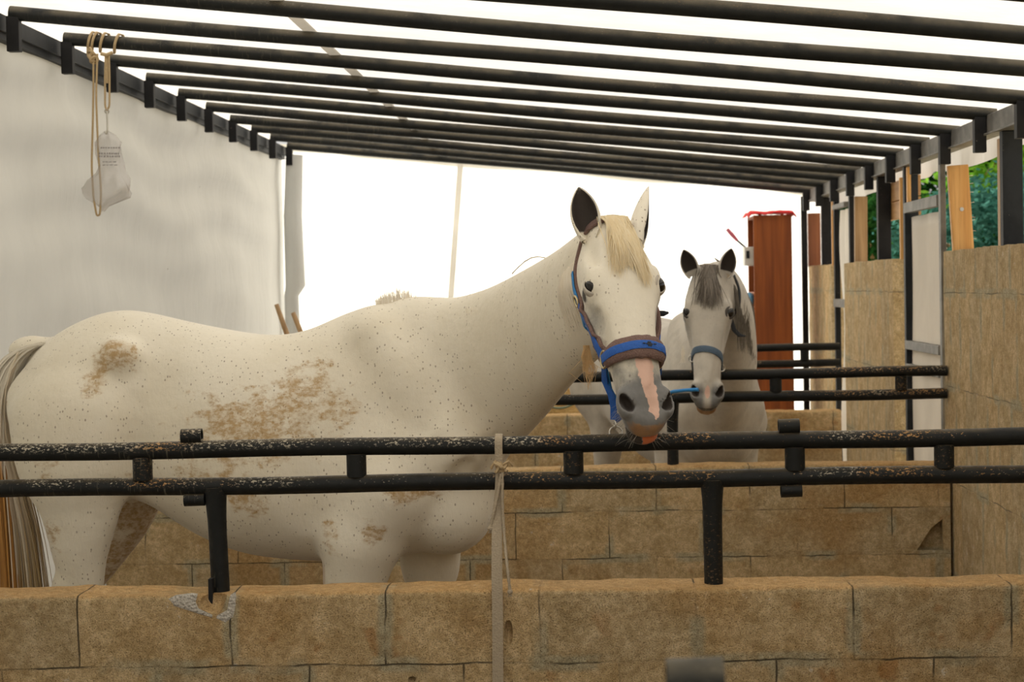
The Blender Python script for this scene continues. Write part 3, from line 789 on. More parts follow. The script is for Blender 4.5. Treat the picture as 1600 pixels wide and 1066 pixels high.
g = MB(); wrap(160, g); wrap(182, g); g.path(hang([(158, 84, -.035), (166, 86, -.04), (176, 82, -.035)], 1), .007, 7)
g.build('knot', M['rope'], t, smooth=True)
g = MB()
g.path(hang([(165, 84, -.035), (164, 120, -.03), (164, 165, -.03), (167, 174, -.03), (171, 165, -.03), (171, 120, -.03), (170, 84, -.035)], 1), .004, 7)
g.path(hang([(167, 84, -.03), (167, 130, -.03)], 1), .006, 7)
g.build('doubled_rope', M['rope'], t, smooth=True)
g = MB(); g.path(hang([(167, 172, -.03), (168, 190, -.03), (168, 204, -.03), (166, 209, -.03), (164, 205, -.03)], 1), .004, 8)
g.torus(atY(167, 174, YRp - .03), (0, 1, .2), .008, .0025, 14, 6)
g.build('hook', M['chrome'], t, smooth=True)
tb = NT('clear_plastic'); pr = tb.n('BsdfTransparent', {'Color': (.86, .85, .84)}); gl = tb.n('BsdfGlossy', {'Color': (.9, .9, .9), 'Roughness': .25}); df = tb.n('BsdfDiffuse', {'Color': (.80, .78, .76)})
tr = tb.n('BsdfTranslucent', {'Color': (.80, .76, .74)})
ma = tb.n('MixShader', {0: .18, 1: pr.outputs[0], 2: df.outputs[0]}); mb = tb.n('MixShader', {0: .12, 1: ma.outputs[0], 2: gl.outputs[0]}); mc = tb.n('MixShader', {0: .06, 1: mb.outputs[0], 2: tr.outputs[0]})
tb.t.links.new(mc.outputs[0], tb.out.inputs[0])
prof = [(206, 167, 3), (213, 168, 14), (222, 170, 20), (240, 171, 19), (258, 172, 19), (270, 172, 22), (280, 171, 30), (292, 170, 36), (302, 170, 36), (309, 169, 33), (315, 166, 22), (322, 162, 8), (330, 160, 3)]
g = MB(); n = 28; vs = []
for (y, x, hw) in prof:
    c = atY(x, y, YRp - .02); w = hw / (F / YRp)
    for j in range(n):
        a = 2 * math.pi * j / n; k = 1 + .16 * math.sin(3 * a + y * .1) + .08 * math.sin(7 * a + y * .05)
        vs.append((c[0] + w * math.cos(a) * k, c[1] + .55 * w * math.sin(a) * k, c[2] + .004 * math.sin(5 * a)))
k = len(prof)
g.add(vs, [(i * n + j, i * n + (j + 1) % n, (i + 1) * n + (j + 1) % n, (i + 1) * n + j) for i in range(k - 1) for j in range(n)])
o = g.build('plastic_bag', tb.m, smooth=True); tag(o, 'crumpled clear plastic bag with printed lines hanging from the hook', 'bag')
# printed lines on the bag
g = MB()
for row, (yy, x0, x1, hgt) in enumerate(((231, 157, 186, .006), (240, 154, 187, .007), (244.5, 154, 186, .006), (253, 160, 180, .003), (258, 160, 181, .003))):
    x = x0
    while x < x1:
        w = rnd.uniform(1.6, 3.4) if row < 3 else rnd.uniform(3, 6)
        c = atY(x, yy, YRp - .068 + .0008 * abs(x - 171)); wd = w / 420
        g.box((c[0], c[1], c[2] - hgt / 2), (c[0] + wd, c[1] + .001, c[2] + hgt / 2)); x += w + rnd.uniform(.8, 1.8)
g.build('printed_text', simple('grey_print', (.30, .28, .28), .7), o)
# ------------------------------------------------------------------ horses: one continuous surface from blended volumes
def unit(v): v = np.asarray(v, float); return v / np.linalg.norm(v)


class Field:
    def __init__(s): s.ops = []; s.cuts = []

    def add(s, fn, lo, hi, k=.03, cut=False, name=''): s.ops.append((fn, np.asarray(lo, float), np.asarray(hi, float), k, cut)); return s

    def ellip(s, c, r, R=None, k=.03, cut=False):
        c = np.asarray(c, float); r = np.asarray(r, float); R = np.eye(3) if R is None else np.asarray(R, float)   # rows = axes
        def fn(P):
            q = (P - c) @ R.T; a = np.sqrt(((q / r) ** 2).sum(-1)); b = np.sqrt(((q / r ** 2) ** 2).sum(-1)) + 1e-9
            return a * (a - 1) / b
        m = float(r.max()) + .05
        return s.add(fn, c - m, c + m, k, cut)

    def cone(s, a, b, ra, rb, k=.03, cut=False):
        a = np.asarray(a, float); b = np.asarray(b, float); d = b - a; L = (d @ d)
        def fn(P):
            t = np.clip(((P - a) @ d) / L, 0, 1); q = P - (a + t[..., None] * d)
            return np.sqrt((q ** 2).sum(-1)) - (ra + (rb - ra) * t)
        m = max(ra, rb) + .05
        return s.add(fn, np.minimum(a, b) - m, np.maximum(a, b) + m, k, cut)

    def chain(s, st, k=.03, sub=5):
        """st: list of (centre, v direction, rv, ru): elliptical sections swept along a smooth curve"""
        C = np.array([x[0] for x in st], float); Vd = np.array([unit(x[1]) for x in st]); rv = np.array([x[2] for x in st], float); ru = np.array([x[3] for x in st], float)
        def cr_(A):
            A = np.asarray(A, float); out = []; n = len(A)
            for i in range(n - 1):
                p0 = A[max(i - 1, 0)]; p1 = A[i]; p2 = A[i + 1]; p3 = A[min(i + 2, n - 1)]
                for j in range(sub):
                    t = j / sub
                    out.append(.5 * (2 * p1 + (p2 - p0) * t + (2 * p0 - 5 * p1 + 4 * p2 - p3) * t * t + (3 * p1 - p0 - 3 * p2 + p3) * t ** 3))
            out.append(A[-1]); return np.array(out)
        C, Vd, rv, ru = cr_(C), cr_(Vd), cr_(rv), cr_(ru)
        def fn(P):
            sh = P.shape[:-1]; P = P.reshape(-1, 3); best = np.full(len(P), 9.0)
            for i in range(len(C) - 1):
                a, b = C[i], C[i + 1]; d = b - a; L = d @ d; dn = d / math.sqrt(L)
                m = max(rv[i], rv[i + 1], ru[i], ru[i + 1]) + .07; lo = np.minimum(a, b) - m; hi = np.maximum(a, b) + m
                sel = np.nonzero(((P > lo) & (P < hi)).all(1))[0]
                if not len(sel): continue
                q0 = P[sel] - a; t = np.clip(q0 @ d / L, 0, 1); q = q0 - t[:, None] * d
                v = Vd[i] + (Vd[i + 1] - Vd[i]) * t[:, None]; v = v - (v @ dn)[:, None] * dn; v /= np.linalg.norm(v, axis=1)[:, None]
                u = np.cross(dn, v); rvt = rv[i] + (rv[i + 1] - rv[i]) * t; rut = ru[i] + (ru[i + 1] - ru[i]) * t
                qv = (q * v).sum(1); qu = (q * u).sum(1); qw = q @ dn; rw = np.minimum(rvt, rut)
                a_ = np.sqrt((qv / rvt) ** 2 + (qu / rut) ** 2 + (qw / rw) ** 2); b_ = np.sqrt((qv / rvt ** 2) ** 2 + (qu / rut ** 2) ** 2 + (qw / rw ** 2) ** 2) + 1e-9
                best[sel] = np.minimum(best[sel], a_ * (a_ - 1) / b_)
            return best.reshape(sh)
        m = max(rv.max(), ru.max()) + .05
        return s.add(fn, C.min(0) - m, C.max(0) + m, k)

    def loft(s, O, A, N, L, st, p=2.3, k=.03):
        """straight loft: stations (a, top, bottom, halfwidth, taper, side offset) along A, N up, L sideways"""
        O = np.asarray(O, float); st = np.array(st, float); ts = np.linspace(st[0, 0], st[-1, 0], 160)
        # smooth (cosine-free) resample then blur for continuity
        cols = [np.interp(ts, st[:, 0], st[:, j]) for j in range(1, st.shape[1])]
        for _ in range(40):
            for c in cols: c[1:-1] = (c[:-2] + 2 * c[1:-1] + c[2:]) / 4
        def fn(P):
            q = P - O; a = q @ A; n = q @ N; l = q @ L
            g_ = [np.interp(a, ts, c) for c in cols]; top, bot, w, tp = g_[:4]
            h = np.maximum((top - bot) / 2, .01); c = (top + bot) / 2; v = (n - c) / h
            ww = np.maximum(w * (1 + tp * np.clip(v, -1.1, 1.1)), .008)
            qq = (np.abs(l / ww) ** p + np.abs(v) ** p) ** (1 / p)
            d = (qq - 1) * np.minimum(ww, h)
            e = np.maximum(ts[0] - a, a - ts[-1])
            return np.maximum(d, e)
        cs = [O + A * a + N * n + L * l for a in (ts[0], ts[-1]) for n in (cols[0].max(), cols[1].min()) for l in (-cols[2].max() * 1.3, cols[2].max() * 1.3)]
        cs = np.array(cs); return s.add(fn, cs.min(0) - .05, cs.max(0) + .05, k)

    @staticmethod
    def comb(F0, d, k, cut):
        if cut: d = -d; h = np.clip(.5 - .5 * (F0 - d) / k, 0, 1); return F0 + (d - F0) * h + k * h * (1 - h)      # smooth max
        h = np.clip(.5 + .5 * (F0 - d) / k, 0, 1); return F0 + (d - F0) * h - k * h * (1 - h)

    def at(s, P):
        P = np.asarray(P, float); Fv = np.full(P.shape[:-1], 1.0)
        for fn, lo, hi, k, cut in s.ops:
            d = fn(P); Fv = s.comb(Fv, d, k, cut)
        return Fv

    def grid(s, xs, ys, zs):
        Fv = np.full((len(xs), len(ys), len(zs)), 1.0, np.float32)
        for fn, lo, hi, k, cut in s.ops:
            i0, i1 = np.searchsorted(xs, [lo[0] - k, hi[0] + k]); j0, j1 = np.searchsorted(ys, [lo[1] - k, hi[1] + k]); k0, k1 = np.searchsorted(zs, [lo[2] - k, hi[2] + k])
            if i1 <= i0 or j1 <= j0 or k1 <= k0: continue
            X, Y, Z = np.meshgrid(xs[i0:i1], ys[j0:j1], zs[k0:k1], indexing='ij')
            P = np.stack([X, Y, Z], -1); sub = Fv[i0:i1, j0:j1, k0:k1]
            d = fn(P)
            Fv[i0:i1, j0:j1, k0:k1] = s.comb(sub, d, k, cut)
        return Fv


def surface_nets(Fv, xs, ys, zs):
    ins = Fv < 0; nx, ny, nz = Fv.shape
    cnt = np.zeros((nx - 1, ny - 1, nz - 1), np.uint8)
    for dx in (0, 1):
        for dy in (0, 1):
            for dz in (0, 1): cnt += ins[dx:nx - 1 + dx, dy:ny - 1 + dy, dz:nz - 1 + dz]
    act = (cnt > 0) & (cnt < 8); ijk = np.argwhere(act); idx = np.full(act.shape, -1, np.int32); idx[act] = np.arange(len(ijk))
    ax = [xs, ys, zs]; acc = np.zeros((len(ijk), 3)); num = np.zeros(len(ijk))
    for axis in range(3):
        o1, o2 = [a for a in range(3) if a != axis]
        for a in (0, 1):
            for b in (0, 1):
                c0 = ijk.copy(); c0[:, o1] += a; c0[:, o2] += b; c1 = c0.copy(); c1[:, axis] += 1
                f0 = Fv[tuple(c0.T)].astype(float); f1 = Fv[tuple(c1.T)].astype(float); m = (f0 < 0) != (f1 < 0)
                t = np.where(m, f0 / np.where(m, f0 - f1, 1), 0)
                p = np.stack([ax[q][c0[:, q]] for q in range(3)], 1); p[:, axis] += t * (ax[axis][c1[:, axis]] - ax[axis][c0[:, axis]])
                acc += p * m[:, None]; num += m
    V = acc / num[:, None]; quads = []
    for axis in range(3):
        o1, o2 = [(1, 2), (2, 0), (0, 1)][axis]
        a = [slice(1, -1)] * 3; a[axis] = slice(0, -1); b = list(a); b[axis] = slice(1, None)
        s0 = ins[tuple(a)]; s1 = ins[tuple(b)]; e = np.argwhere(s0 != s1); fl = s0[tuple(e.T)]
        base = e.copy()
        for q in range(3):
            if q != axis: base[:, q] += 1
        def cell(d1, d2):
            c = base.copy(); c[:, o1] += d1; c[:, o2] += d2; return idx[tuple(c.T)]
        q4 = np.stack([cell(-1, -1), cell(0, -1), cell(0, 0), cell(-1, 0)], 1)
        q4[~fl] = q4[~fl][:, ::-1]; quads.append(q4)
    return V, np.concatenate(quads)


def ear_mesh(base, tip, open_dir, wid, th=.006, curl=.6):
    """a cupped leaf: V, F, inner flag"""
    base, tip = np.asarray(base, float), np.asarray(tip, float); ax = unit(tip - base); L = np.linalg.norm(tip - base)
    od = unit(np.asarray(open_dir, float) - ax * (np.asarray(open_dir, float) @ ax)); sd = np.cross(ax, od)
    nt, na = 22, 20; V = []; inner = []
    for lay in (0, 1):
        for i in range(nt + 1):
            t = i / nt
            w = wid * (.62 + 1.25 * t - 1.05 * t * t) * (1 - t ** 3.2) ** .75 * (1.0) + .0012
            dp = w * (.95 - .35 * t)
            for j in range(na + 1):
                span = math.radians(128 - 30 * t) if t > .12 else math.radians(150 - 22 * t / .12)
                a = -span + 2 * span * j / na
                r = 1 - (th / max(w, .008) if lay else 0)
                p = base + ax * (L * t) + sd * (math.sin(a) * w * max(r, .05)) - od * (math.cos(a) * dp * max(r, .05) - dp * .35)
                p = p + sd * 0 + od * (.012 * math.sin(t * 3)) * 0
                V.append(p); inner.append(1.0 if lay else 0.0)
    n1 = (nt + 1) * (na + 1); Fc = []
    def id_(l, i, j): return l * n1 + i * (na + 1) + j
    for i in range(nt):
        for j in range(na):
            Fc.append((id_(0, i, j), id_(0, i, j + 1), id_(0, i + 1, j + 1), id_(0, i + 1, j)))
            Fc.append((id_(1, i, j), id_(1, i + 1, j), id_(1, i + 1, j + 1), id_(1, i, j + 1)))
        for j in (0, na): Fc.append((id_(0, i, j), id_(0, i + 1, j), id_(1, i + 1, j), id_(1, i, j)))
    return np.array(V), Fc, np.array(inner)


def mat_coat(name, base, shade, grey=(.155, .152, .145), specks=1.0, mud_shade_c=(.33, .19, .05), dapple=0.0, pinkc=(.66, .43, .335)):
    t = NT(name); v = t.geo()
    m1 = t.n('SeparateColor', {0: t.attr('m1')}).outputs; m2 = t.n('SeparateColor', {0: t.attr('m2')}).outputs
    big = t.noise(v, 3.0, 4, .6); hair = t.noise(t.mapping(v, (90, 90, 30)), 1.0, 4, .7)
    c = t.mix(t.ss(big, .35, .7), base, shade)
    c = t.mix(t.math('MULTIPLY', hair, .22), c, tuple(x * .6 for x in base))
    if dapple:
        dp = t.ss(t.noise(v, 14, 3), .42, .62); c = t.mix(t.math('MULTIPLY', dp, dapple), c, tuple(x * .62 for x in base))
    # flea-bitten specks
    dv = t.n('TexVoronoi', {'Vector': t.mapping(v, (1, 1, .62)), 'Scale': 125.0, 'Randomness': 1.0}); sz = t.n('SeparateColor', {0: dv.outputs['Color']}).outputs[0]
    thr = t.math('MULTIPLY', t.ss(sz, .6, 1.0), .33)
    sp = t.math('MULTIPLY', t.ss(t.math('SUBTRACT', dv.outputs['Distance'], thr), .03, -.03), t.ss(t.noise(v, 3.7, 2), .33, .5))
    c = t.mix(t.math('MULTIPLY', sp, .62 * specks), c, (.16, .10, .055))
    # dried mud patches, plus painted shade on the far hind leg (attribute gives where, noise gives the ragged edge)
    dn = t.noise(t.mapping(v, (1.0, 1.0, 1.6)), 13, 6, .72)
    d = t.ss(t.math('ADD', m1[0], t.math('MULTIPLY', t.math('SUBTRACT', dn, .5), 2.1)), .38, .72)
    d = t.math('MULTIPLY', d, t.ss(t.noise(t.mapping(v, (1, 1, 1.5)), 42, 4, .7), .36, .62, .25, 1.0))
    c = t.mix(t.math('MULTIPLY', d, .82), c, t.mix(t.noise(v, 40, 3), mud_shade_c, tuple(x * 1.5 for x in mud_shade_c)))
    en = t.math('MULTIPLY', t.math('SUBTRACT', t.noise(v, 120, 3, .6), .5), .9)
    g2 = t.ss(t.math('ADD', m1[1], t.math('MULTIPLY', en, .25)), .15, .85)
    c = t.mix(g2, c, t.mix(t.noise(v, 60, 3), tuple(x * .8 for x in grey), tuple(x * 1.35 for x in grey)))
    pk = t.ss(t.math('ADD', m1[2], t.math('MULTIPLY', en, .45)), .46, .56)
    c = t.mix(pk, c, t.mix(t.noise(v, 50, 2), pinkc, tuple(x * 1.12 for x in pinkc)))
    dk = t.ss(t.math('ADD', m2[0], t.math('MULTIPLY', en, .3)), .35, .65)
    c = t.mix(dk, c, (.030, .020, .013))
    c = t.mix(t.math('MULTIPLY', m2[1], .85), c, (.40, .19, .05))
    c = t.mix(t.math('MULTIPLY', t.ss(t.math('ADD', m2[2], t.math('MULTIPLY', en, .5)), .5, .62), .8), c, (.70, .16, .03))
    hgt = t.math('ADD', t.math('MULTIPLY', hair, .6), t.noise(v, 28, 4))
    return t.done(c, .72, 0, t.bump(hgt, .4, .007), **{'Sheen Weight': .25, 'Sheen Roughness': .4, 'Subsurface Weight': .0})


def mat_hair(name, a, b, lowcol=None, z0=0, z1=1, rough=.5):
    t = NT(name); v = t.geo(); rn = t.n('NewGeometry').outputs['Random Per Island']
    c = t.mix(rn, a, b)
    if lowcol is not None:
        z = t.n('SeparateXYZ', {0: v}).outputs[2]
        f_ = t.ss(t.math('ADD', z, t.math('MULTIPLY', t.math('SUBTRACT', rn, .5), .25)), z0, z1, 1.0, 0.0)
        pale = t.ss(rn, .80, .86, 1.0, .25)
        c = t.mix(t.math('MULTIPLY', f_, pale), c, t.mix(t.noise(t.mapping(v, (60, 60, 2)), 1, 2), lowcol, tuple(x * .35 for x in lowcol)))
    return t.done(c, rough, 0, None, **{'Specular IOR Level': .35})


def strands(name, mat, parent, roots, fn, n, r=.0013, seg=7, seed=1, sides=3):
    R = random.Random(seed); g = MB()
    for i in range(n):
        P = np.array([list(p) for p in fn(R)], float); k0 = len(P); rr = r * R.uniform(.7, 1.3)
        if n > 100 and k0 > 3:
            tq = np.linspace(0, 1, k0 * 2); P = np.stack([np.interp(tq, np.linspace(0, 1, k0), P[:, c_]) for c_ in range(3)], 1)
            for _ in range(2): P[1:-1] = (P[:-2] + 2 * P[1:-1] + P[2:]) / 4
        k = len(P)
        g.path(P, [rr * (1 - .75 * (j / (k - 1)) ** 2) for j in range(k)], sides, caps=False)
    return g.build(name, mat, parent, smooth=True)


class Horse:
    def __init__(s, O, fwd, scale=1.0):
        s.O = np.array([O[0], O[1], 0.]); s.f = unit([fwd[0], fwd[1], 0]); s.l = np.cross([0, 0, 1], s.f); s.sc = scale; s.F = Field()

    def w(s, x, y, z): return s.O + (s.f * x + s.l * y + np.array([0, 0, 1.]) * z) * s.sc      # body frame: forward, its left, up
    def back(s, P): q = (np.asarray(P) - s.O) / s.sc; return np.stack([q @ s.f, q @ s.l, q[..., 2]], -1)
    def hw(s, a, l, n): return s.P0 + s.A * a * s.hs + s.L * l * s.hs + s.N * n * s.hs           # head frame

    def head_frame(s, P0, M, psi, size=.655, wide=1.0):
        s.wide = wide
        s.P0 = np.asarray(P0, float); d = np.asarray(M, float) - s.P0; s.A = unit(d); l0 = np.array([math.cos(psi), math.sin(psi), 0])
        s.L = unit(l0 - (l0 @ s.A) * s.A); s.N = np.cross(s.A, s.L); s.hs = np.linalg.norm(d) / size

    def torso(s, st, p=2.25):
        Ff = s.F; sc = s.sc
        Ff.loft(s.O, s.f, np.array([0, 0, 1.]), s.l, [(a * sc, t * sc, b * sc, w * sc, tp) for a, t, b, w, tp in st], p, .03)

    def leg(s, pts, k=.04):
        for (a, b) in zip(pts[:-1], pts[1:]): s.F.cone(s.w(*a[:3]), s.w(*b[:3]), a[3] * s.sc, b[3] * s.sc, k)

    def thigh(s, st, k=.05):
        s.F.chain([(s.w(*c), s.f, rv * s.sc, ru * s.sc) for c, rv, ru in st], k, 4)

    def fore_lower(s, x, y, z=.47, dx=0):
        s.leg([(x, y, z + .10, .056), (x + .005, y, z, .050)], .03); s.leg([(x + .005, y, z, .050), (x + dx, y, z - .07, .034), (x + dx, y, .17, .027)], .02)
        s.leg([(x + dx, y, .15, .036), (x + dx + .03, y, .085, .030), (x + dx + .045, y, .055, .040)], .02)
        s.F.cone(s.w(x + dx + .05, y, .055), s.w(x + dx + .065, y, .045 * 1.0), .045 * s.sc, .048 * s.sc, .01)

    def hind_lower(s, x, y, z=.54, dx=.02):
        s.leg([(x, y, z + .10, .055), (x - .03, y, z + .015, .045), (x - .01, y, z - .06, .042), (x + dx, y, .19, .029)], .025)
        s.leg([(x + dx, y, .16, .038), (x + dx + .035, y, .09, .031), (x + dx + .05, y, .055, .042)], .02)
        s.F.cone(s.w(x + dx + .055, y, .055), s.w(x + dx + .07, y, .045), .045 * s.sc, .048 * s.sc, .01)

    def head(s):
        F_, h = s.F, s.hs; s.nos = []
        st = [(-.03, -.015, -.12, .045, 0.0), (0, .002, -.165, .064, .0), (.04, .012, -.195, .074, .05), (.08, .022, -.215, .090, .12), (.13, .030, -.228, .097, .20), (.19, .034, -.225, .095, .26), (.24, .030, -.208, .092, .24),
              (.30, .022, -.180, .083, .20), (.36, .014, -.152, .073, .16), (.43, .008, -.126, .063, .10), (.50, .004, -.112, .058, .04), (.56, .0, -.108, .060, -.02), (.60, -.014, -.106, .054, -.05), (.625, -.034, -.100, .044, 0), (.642, -.056, -.088, .026, 0)]
        F_.loft(s.P0, s.A, s.N, s.L, [(a * h, t * h, b * h, w * h * s.wide, tp) for a, t, b, w, tp in st], 2.35, .025)
        R = np.array([s.A, s.L, s.N]); E = lambda a, l, n, ra, rl, rn, k=.02, cut=False, Rm=None: F_.ellip(s.hw(a, l, n), (ra * h, rl * h, rn * h), R if Rm is None else Rm, k * h, cut)
        for q in (-1, 1):
            E(.15, q * .052, -.135, .095, .036, .085, .03)                 # cheek
            E(.185, q * .080, -.010, .045, .024, .022, .03)                # brow
            E(.215, q * .082, -.050, .036, .028, .030, .02)                # orbit
            E(.10, q * .080, .000, .05, .010, .025, .025, True)             # temple hollow
            F_.cone(s.hw(.25, q * .088, -.078), s.hw(.37, q * .070, -.070), .010 * h, .006 * h, .025 * h)      # facial crest
            E(.36, q * .086, -.035, .085, .014, .026, .03, True)           # hollow above the crest
            E(.35, q * .080, -.125, .07, .012, .03, .03, True)             # behind the mouth corner
            W_ = s.wide; E(.566, q * .052 * W_, -.024, .046, .025, .034, .018)      # nostril wing
            E(.602, q * .034, -.030, .026, .018, .022, .012)
            nn = unit(s.L * q * .62 + s.N * .78 + s.A * .05); ra = unit(s.A * .88 - s.L * q * .42 - nn * ((s.A * .88 - s.L * q * .42) @ nn)); rl = np.cross(nn, ra); R3 = np.array([ra, rl, nn])
            cN = s.hw(.570, q * .056 * W_, -.008)
            F_.ellip(cN, (.0285 * h, .0150 * h, .032 * h), R3, .007 * h, True)
            s.nos.append((cN, np.array([.0285, .0150, .032]) * h, R3))
            F_.cone(s.hw(.50, q * .060, -.094), s.hw(.60, q * .054, -.082), .0035 * h, .004 * h, .010 * h, True)   # mouth line
        E(.610, 0, -.046, .036, .050, .034, .02); E(.622, 0, -.092, .034, .045, .022, .012)                  # lips and chin
        for q in (-1, 1): F_.cone(s.hw(.59, q * .054, -.082), s.hw(.640, q * .030, -.074), .004 * h, .005 * h, .006 * h, True); F_.cone(s.hw(.640, q * .030, -.074), s.hw(.652, 0, -.070), .005 * h, .005 * h, .006 * h, True)
        E(.40, 0, .008, .13, .024, .008, .02)                               # nasal bone

    def mesh(s, name, grids, mat, masks, ears):
        Fv = s.F.grid(*grids); V, Q = surface_nets(Fv, *grids); del Fv
        # keep the largest connected piece only
        m1, m2 = masks(V); nb = len(V); faces = [tuple(q) for q in Q.tolist()]
        for (base, tip, od, wid) in ears:
            EV, EF, inn = ear_mesh(base, tip, od, wid); b = len(V); V = np.concatenate([V, EV]); faces += [tuple(b + i for i in f) for f in EF]
            e1 = np.zeros((len(EV), 3)); e2 = np.zeros((len(EV), 3)); tt = ((EV - base) @ unit(np.asarray(tip) - base)) / np.linalg.norm(np.asarray(tip) - np.asarray(base))
            e1[:, 0] = inn * .35; e1[:, 1] = inn * .35 * s.eardark; e2[:, 0] = np.clip(inn * (1.15 - 1.1 * np.abs(tt - .5)) * (.72 + .3 * s.eardark), 0, 1) * np.clip((tt - .14) / .12, 0, 1)
            m1 = np.concatenate([m1, e1]); m2 = np.concatenate([m2, e2])
        me = bpy.data.meshes.new(name); me.from_pydata(V.tolist(), [], faces); me.update()
        for nm, m in (('m1', m1), ('m2', m2)):
            at_ = me.attributes.new(nm, 'FLOAT_COLOR', 'POINT'); at_.data.foreach_set('color', np.concatenate([np.clip(m, 0, 1), np.ones((len(m), 1))], 1).astype(np.float32).ravel())
        o = link(name, me, mat, None, True); sm = o.modifiers.new('soften', 'SMOOTH'); sm.factor = .4; sm.iterations = 2
        base = s.O; me.transform(Matrix.Translation((-base[0], -base[1], 0))); o.location = (base[0], base[1], 0)
        return o

    def nosmask(s, V):
        m = np.zeros(len(V))
        for c, r, R3 in s.nos:
            q = (V - c) @ R3.T; m = np.maximum(m, np.clip((1.10 - np.sqrt(((q / r) ** 2).sum(-1))) / .16, 0, 1))
        return m

    def surf(s, a, l, n, lift=.004):
        """walk from outside towards the head's axis until the skin, in head coordinates"""
        P = s.hw(a, l, n); c = s.hw(a, 0, -.085 if a > .3 else -.10); d = unit(c - P)
        lo = P - d * .06
        for _ in range(60):
            f_ = float(s.F.at(lo[None])[0])
            if f_ < .0008: break
            lo = lo + d * min(max(f_ * .5, .0008), .02)
        return lo - d * lift

    def normal(s, P):
        e = .004; g_ = np.array([s.F.at(np.array([P + e * d, P - e * d])) for d in np.eye(3)]); return unit(g_[:, 0] - g_[:, 1])


def blob(X, c, r): return np.clip(1.3 - np.sqrt((((X - np.array(c)) / np.array(r)) ** 2).sum(-1)), 0, 1)


def ax_(parts):
    out = [parts[0][0]]
    for a, b, st in parts: out += list(np.arange(out[-1] + st, b, st))
    return np.array(out, float)


# ---- the white horse in front -------------------------------------------------------
ta = math.radians(6)
H = Horse((-1.08, 6.05), (math.cos(ta), -math.sin(ta)))
H.head_frame(atY(959, 345, 4.985), atY(1021, 671, 4.690), math.radians(17), wide=1.07)
H.eardark = .6
H.torso([(-.800, 1.30, 1.16, .05, 0), (-.785, 1.34, 1.10, .13, 0), (-.745, 1.385, .98, .18, 0), (-.70, 1.435, .93, .225, -.05), (-.60, 1.490, .92, .25, -.12), (-.50, 1.527, .92, .262, -.16), (-.42, 1.533, .91, .250, -.20), (-.34, 1.518, .89, .222, -.22),
         (-.22, 1.487, .80, .226, -.14), (-.09, 1.460, .742, .256, -.14), (0, 1.443, .718, .272, -.16), (.10, 1.435, .708, .272, -.18), (.20, 1.453, .700, .260, -.24), (.30, 1.502, .698, .236, -.34), (.40, 1.533, .700, .212, -.42),
         (.50, 1.540, .715, .195, -.40), (.60, 1.520, .740, .178, -.30), (.69, 1.46, .79, .155, -.20), (.76, 1.36, .86, .12, -.1), (.80, 1.22, .93, .06, 0)])
# neck: sections given by where its crest and throat lie
nk = [((640, 478), (770, 735), 5.99, .135), ((700, 466), (800, 700), 5.93, .125), ((765, 448), (840, 655), 5.80, .108), ((832, 415), (884, 602), 5.56, .092), ((880, 386), (930, 560), 5.33, .080), ((925, 352), (968, 520), 5.17, .070)]
H.F.chain([((atY(*a, D) + atY(*b, D)) / 2, atY(*a, D) - atY(*b, D), np.linalg.norm(atY(*a, D) - atY(*b, D)) / 2, w) for a, b, D, w in nk], .06, 5)
for q in (-1, 1):
    H.F.ellip(H.w(-.385, q * .19, 1.385), (.060, .050, .055), None, .05)          # point of hip
    H.F.ellip(H.w(-.735, q * .105, 1.235), (.07, .06, .09), None, .05)           # point of buttock
    H.F.ellip(H.w(-.245, q * .285, 1.325), (.10, .060, .10), None, .07, True)     # hollow of the flank
    H.F.cone(H.w(.42, q * .085, 1.44), H.w(.70, q * .150, 1.07), .05, .085, .08) # shoulder blade
    H.F.ellip(H.w(.50, q * .150, .98), (.15, .085, .15), None, .08)              # upper arm
    H.F.ellip(H.w(.60, q * .225, 1.30), (.06, .03, .13), None, .07, True)
    H.F.ellip(H.w(-.56, q * .20, 1.10), (.17, .085, .20), None, .08)
H.F.ellip(H.w(.66, -.06, .86), (.115, .12, .13), None, .06); H.F.ellip(H.w(.66, .06, .86), (.115, .12, .13), None, .06)   # breast
for q in (-1, 1):
    H.F.cone(H.w(.25, q * .305, 1.28), H.w(.235, q * .300, .86), .030, .030, .07, True)     # behind the shoulder
    H.F.cone(H.w(-.335, q * .270, 1.22), H.w(-.325, q * .250, .95), .030, .035, .07, True)  # flank fold
    H.F.ellip(H.w(.315, q * .20, .815), (.055, .040, .06), None, .04)                       # elbow
    H.F.cone(H.w(-.62, q * .25, 1.22), H.w(-.60, q * .235, 1.02), .012, .012, .06, True)
H.F.cone(H.w(.735, -.205, 1.02), H.w(.565, -.235, .76), .022, .022, .04, True)
# near (right) legs
H.leg([(.47, -.165, .93, .125), (.385, -.165, .76, .106), (.362, -.165, .655, .087), (.365, -.165, .52, .058)], .05); H.fore_lower(.365, -.165, .47)
H.thigh([((-.55, -.15, 1.18), .225, .14), ((-.55, -.17, 1.03), .185, .13), ((-.54, -.17, .90), .136, .10), ((-.545, -.17, .74), .090, .075), ((-.538, -.17, .63), .066, .055), ((-.57, -.17, .56), .058, .045)]); H.hind_lower(-.585, -.17)
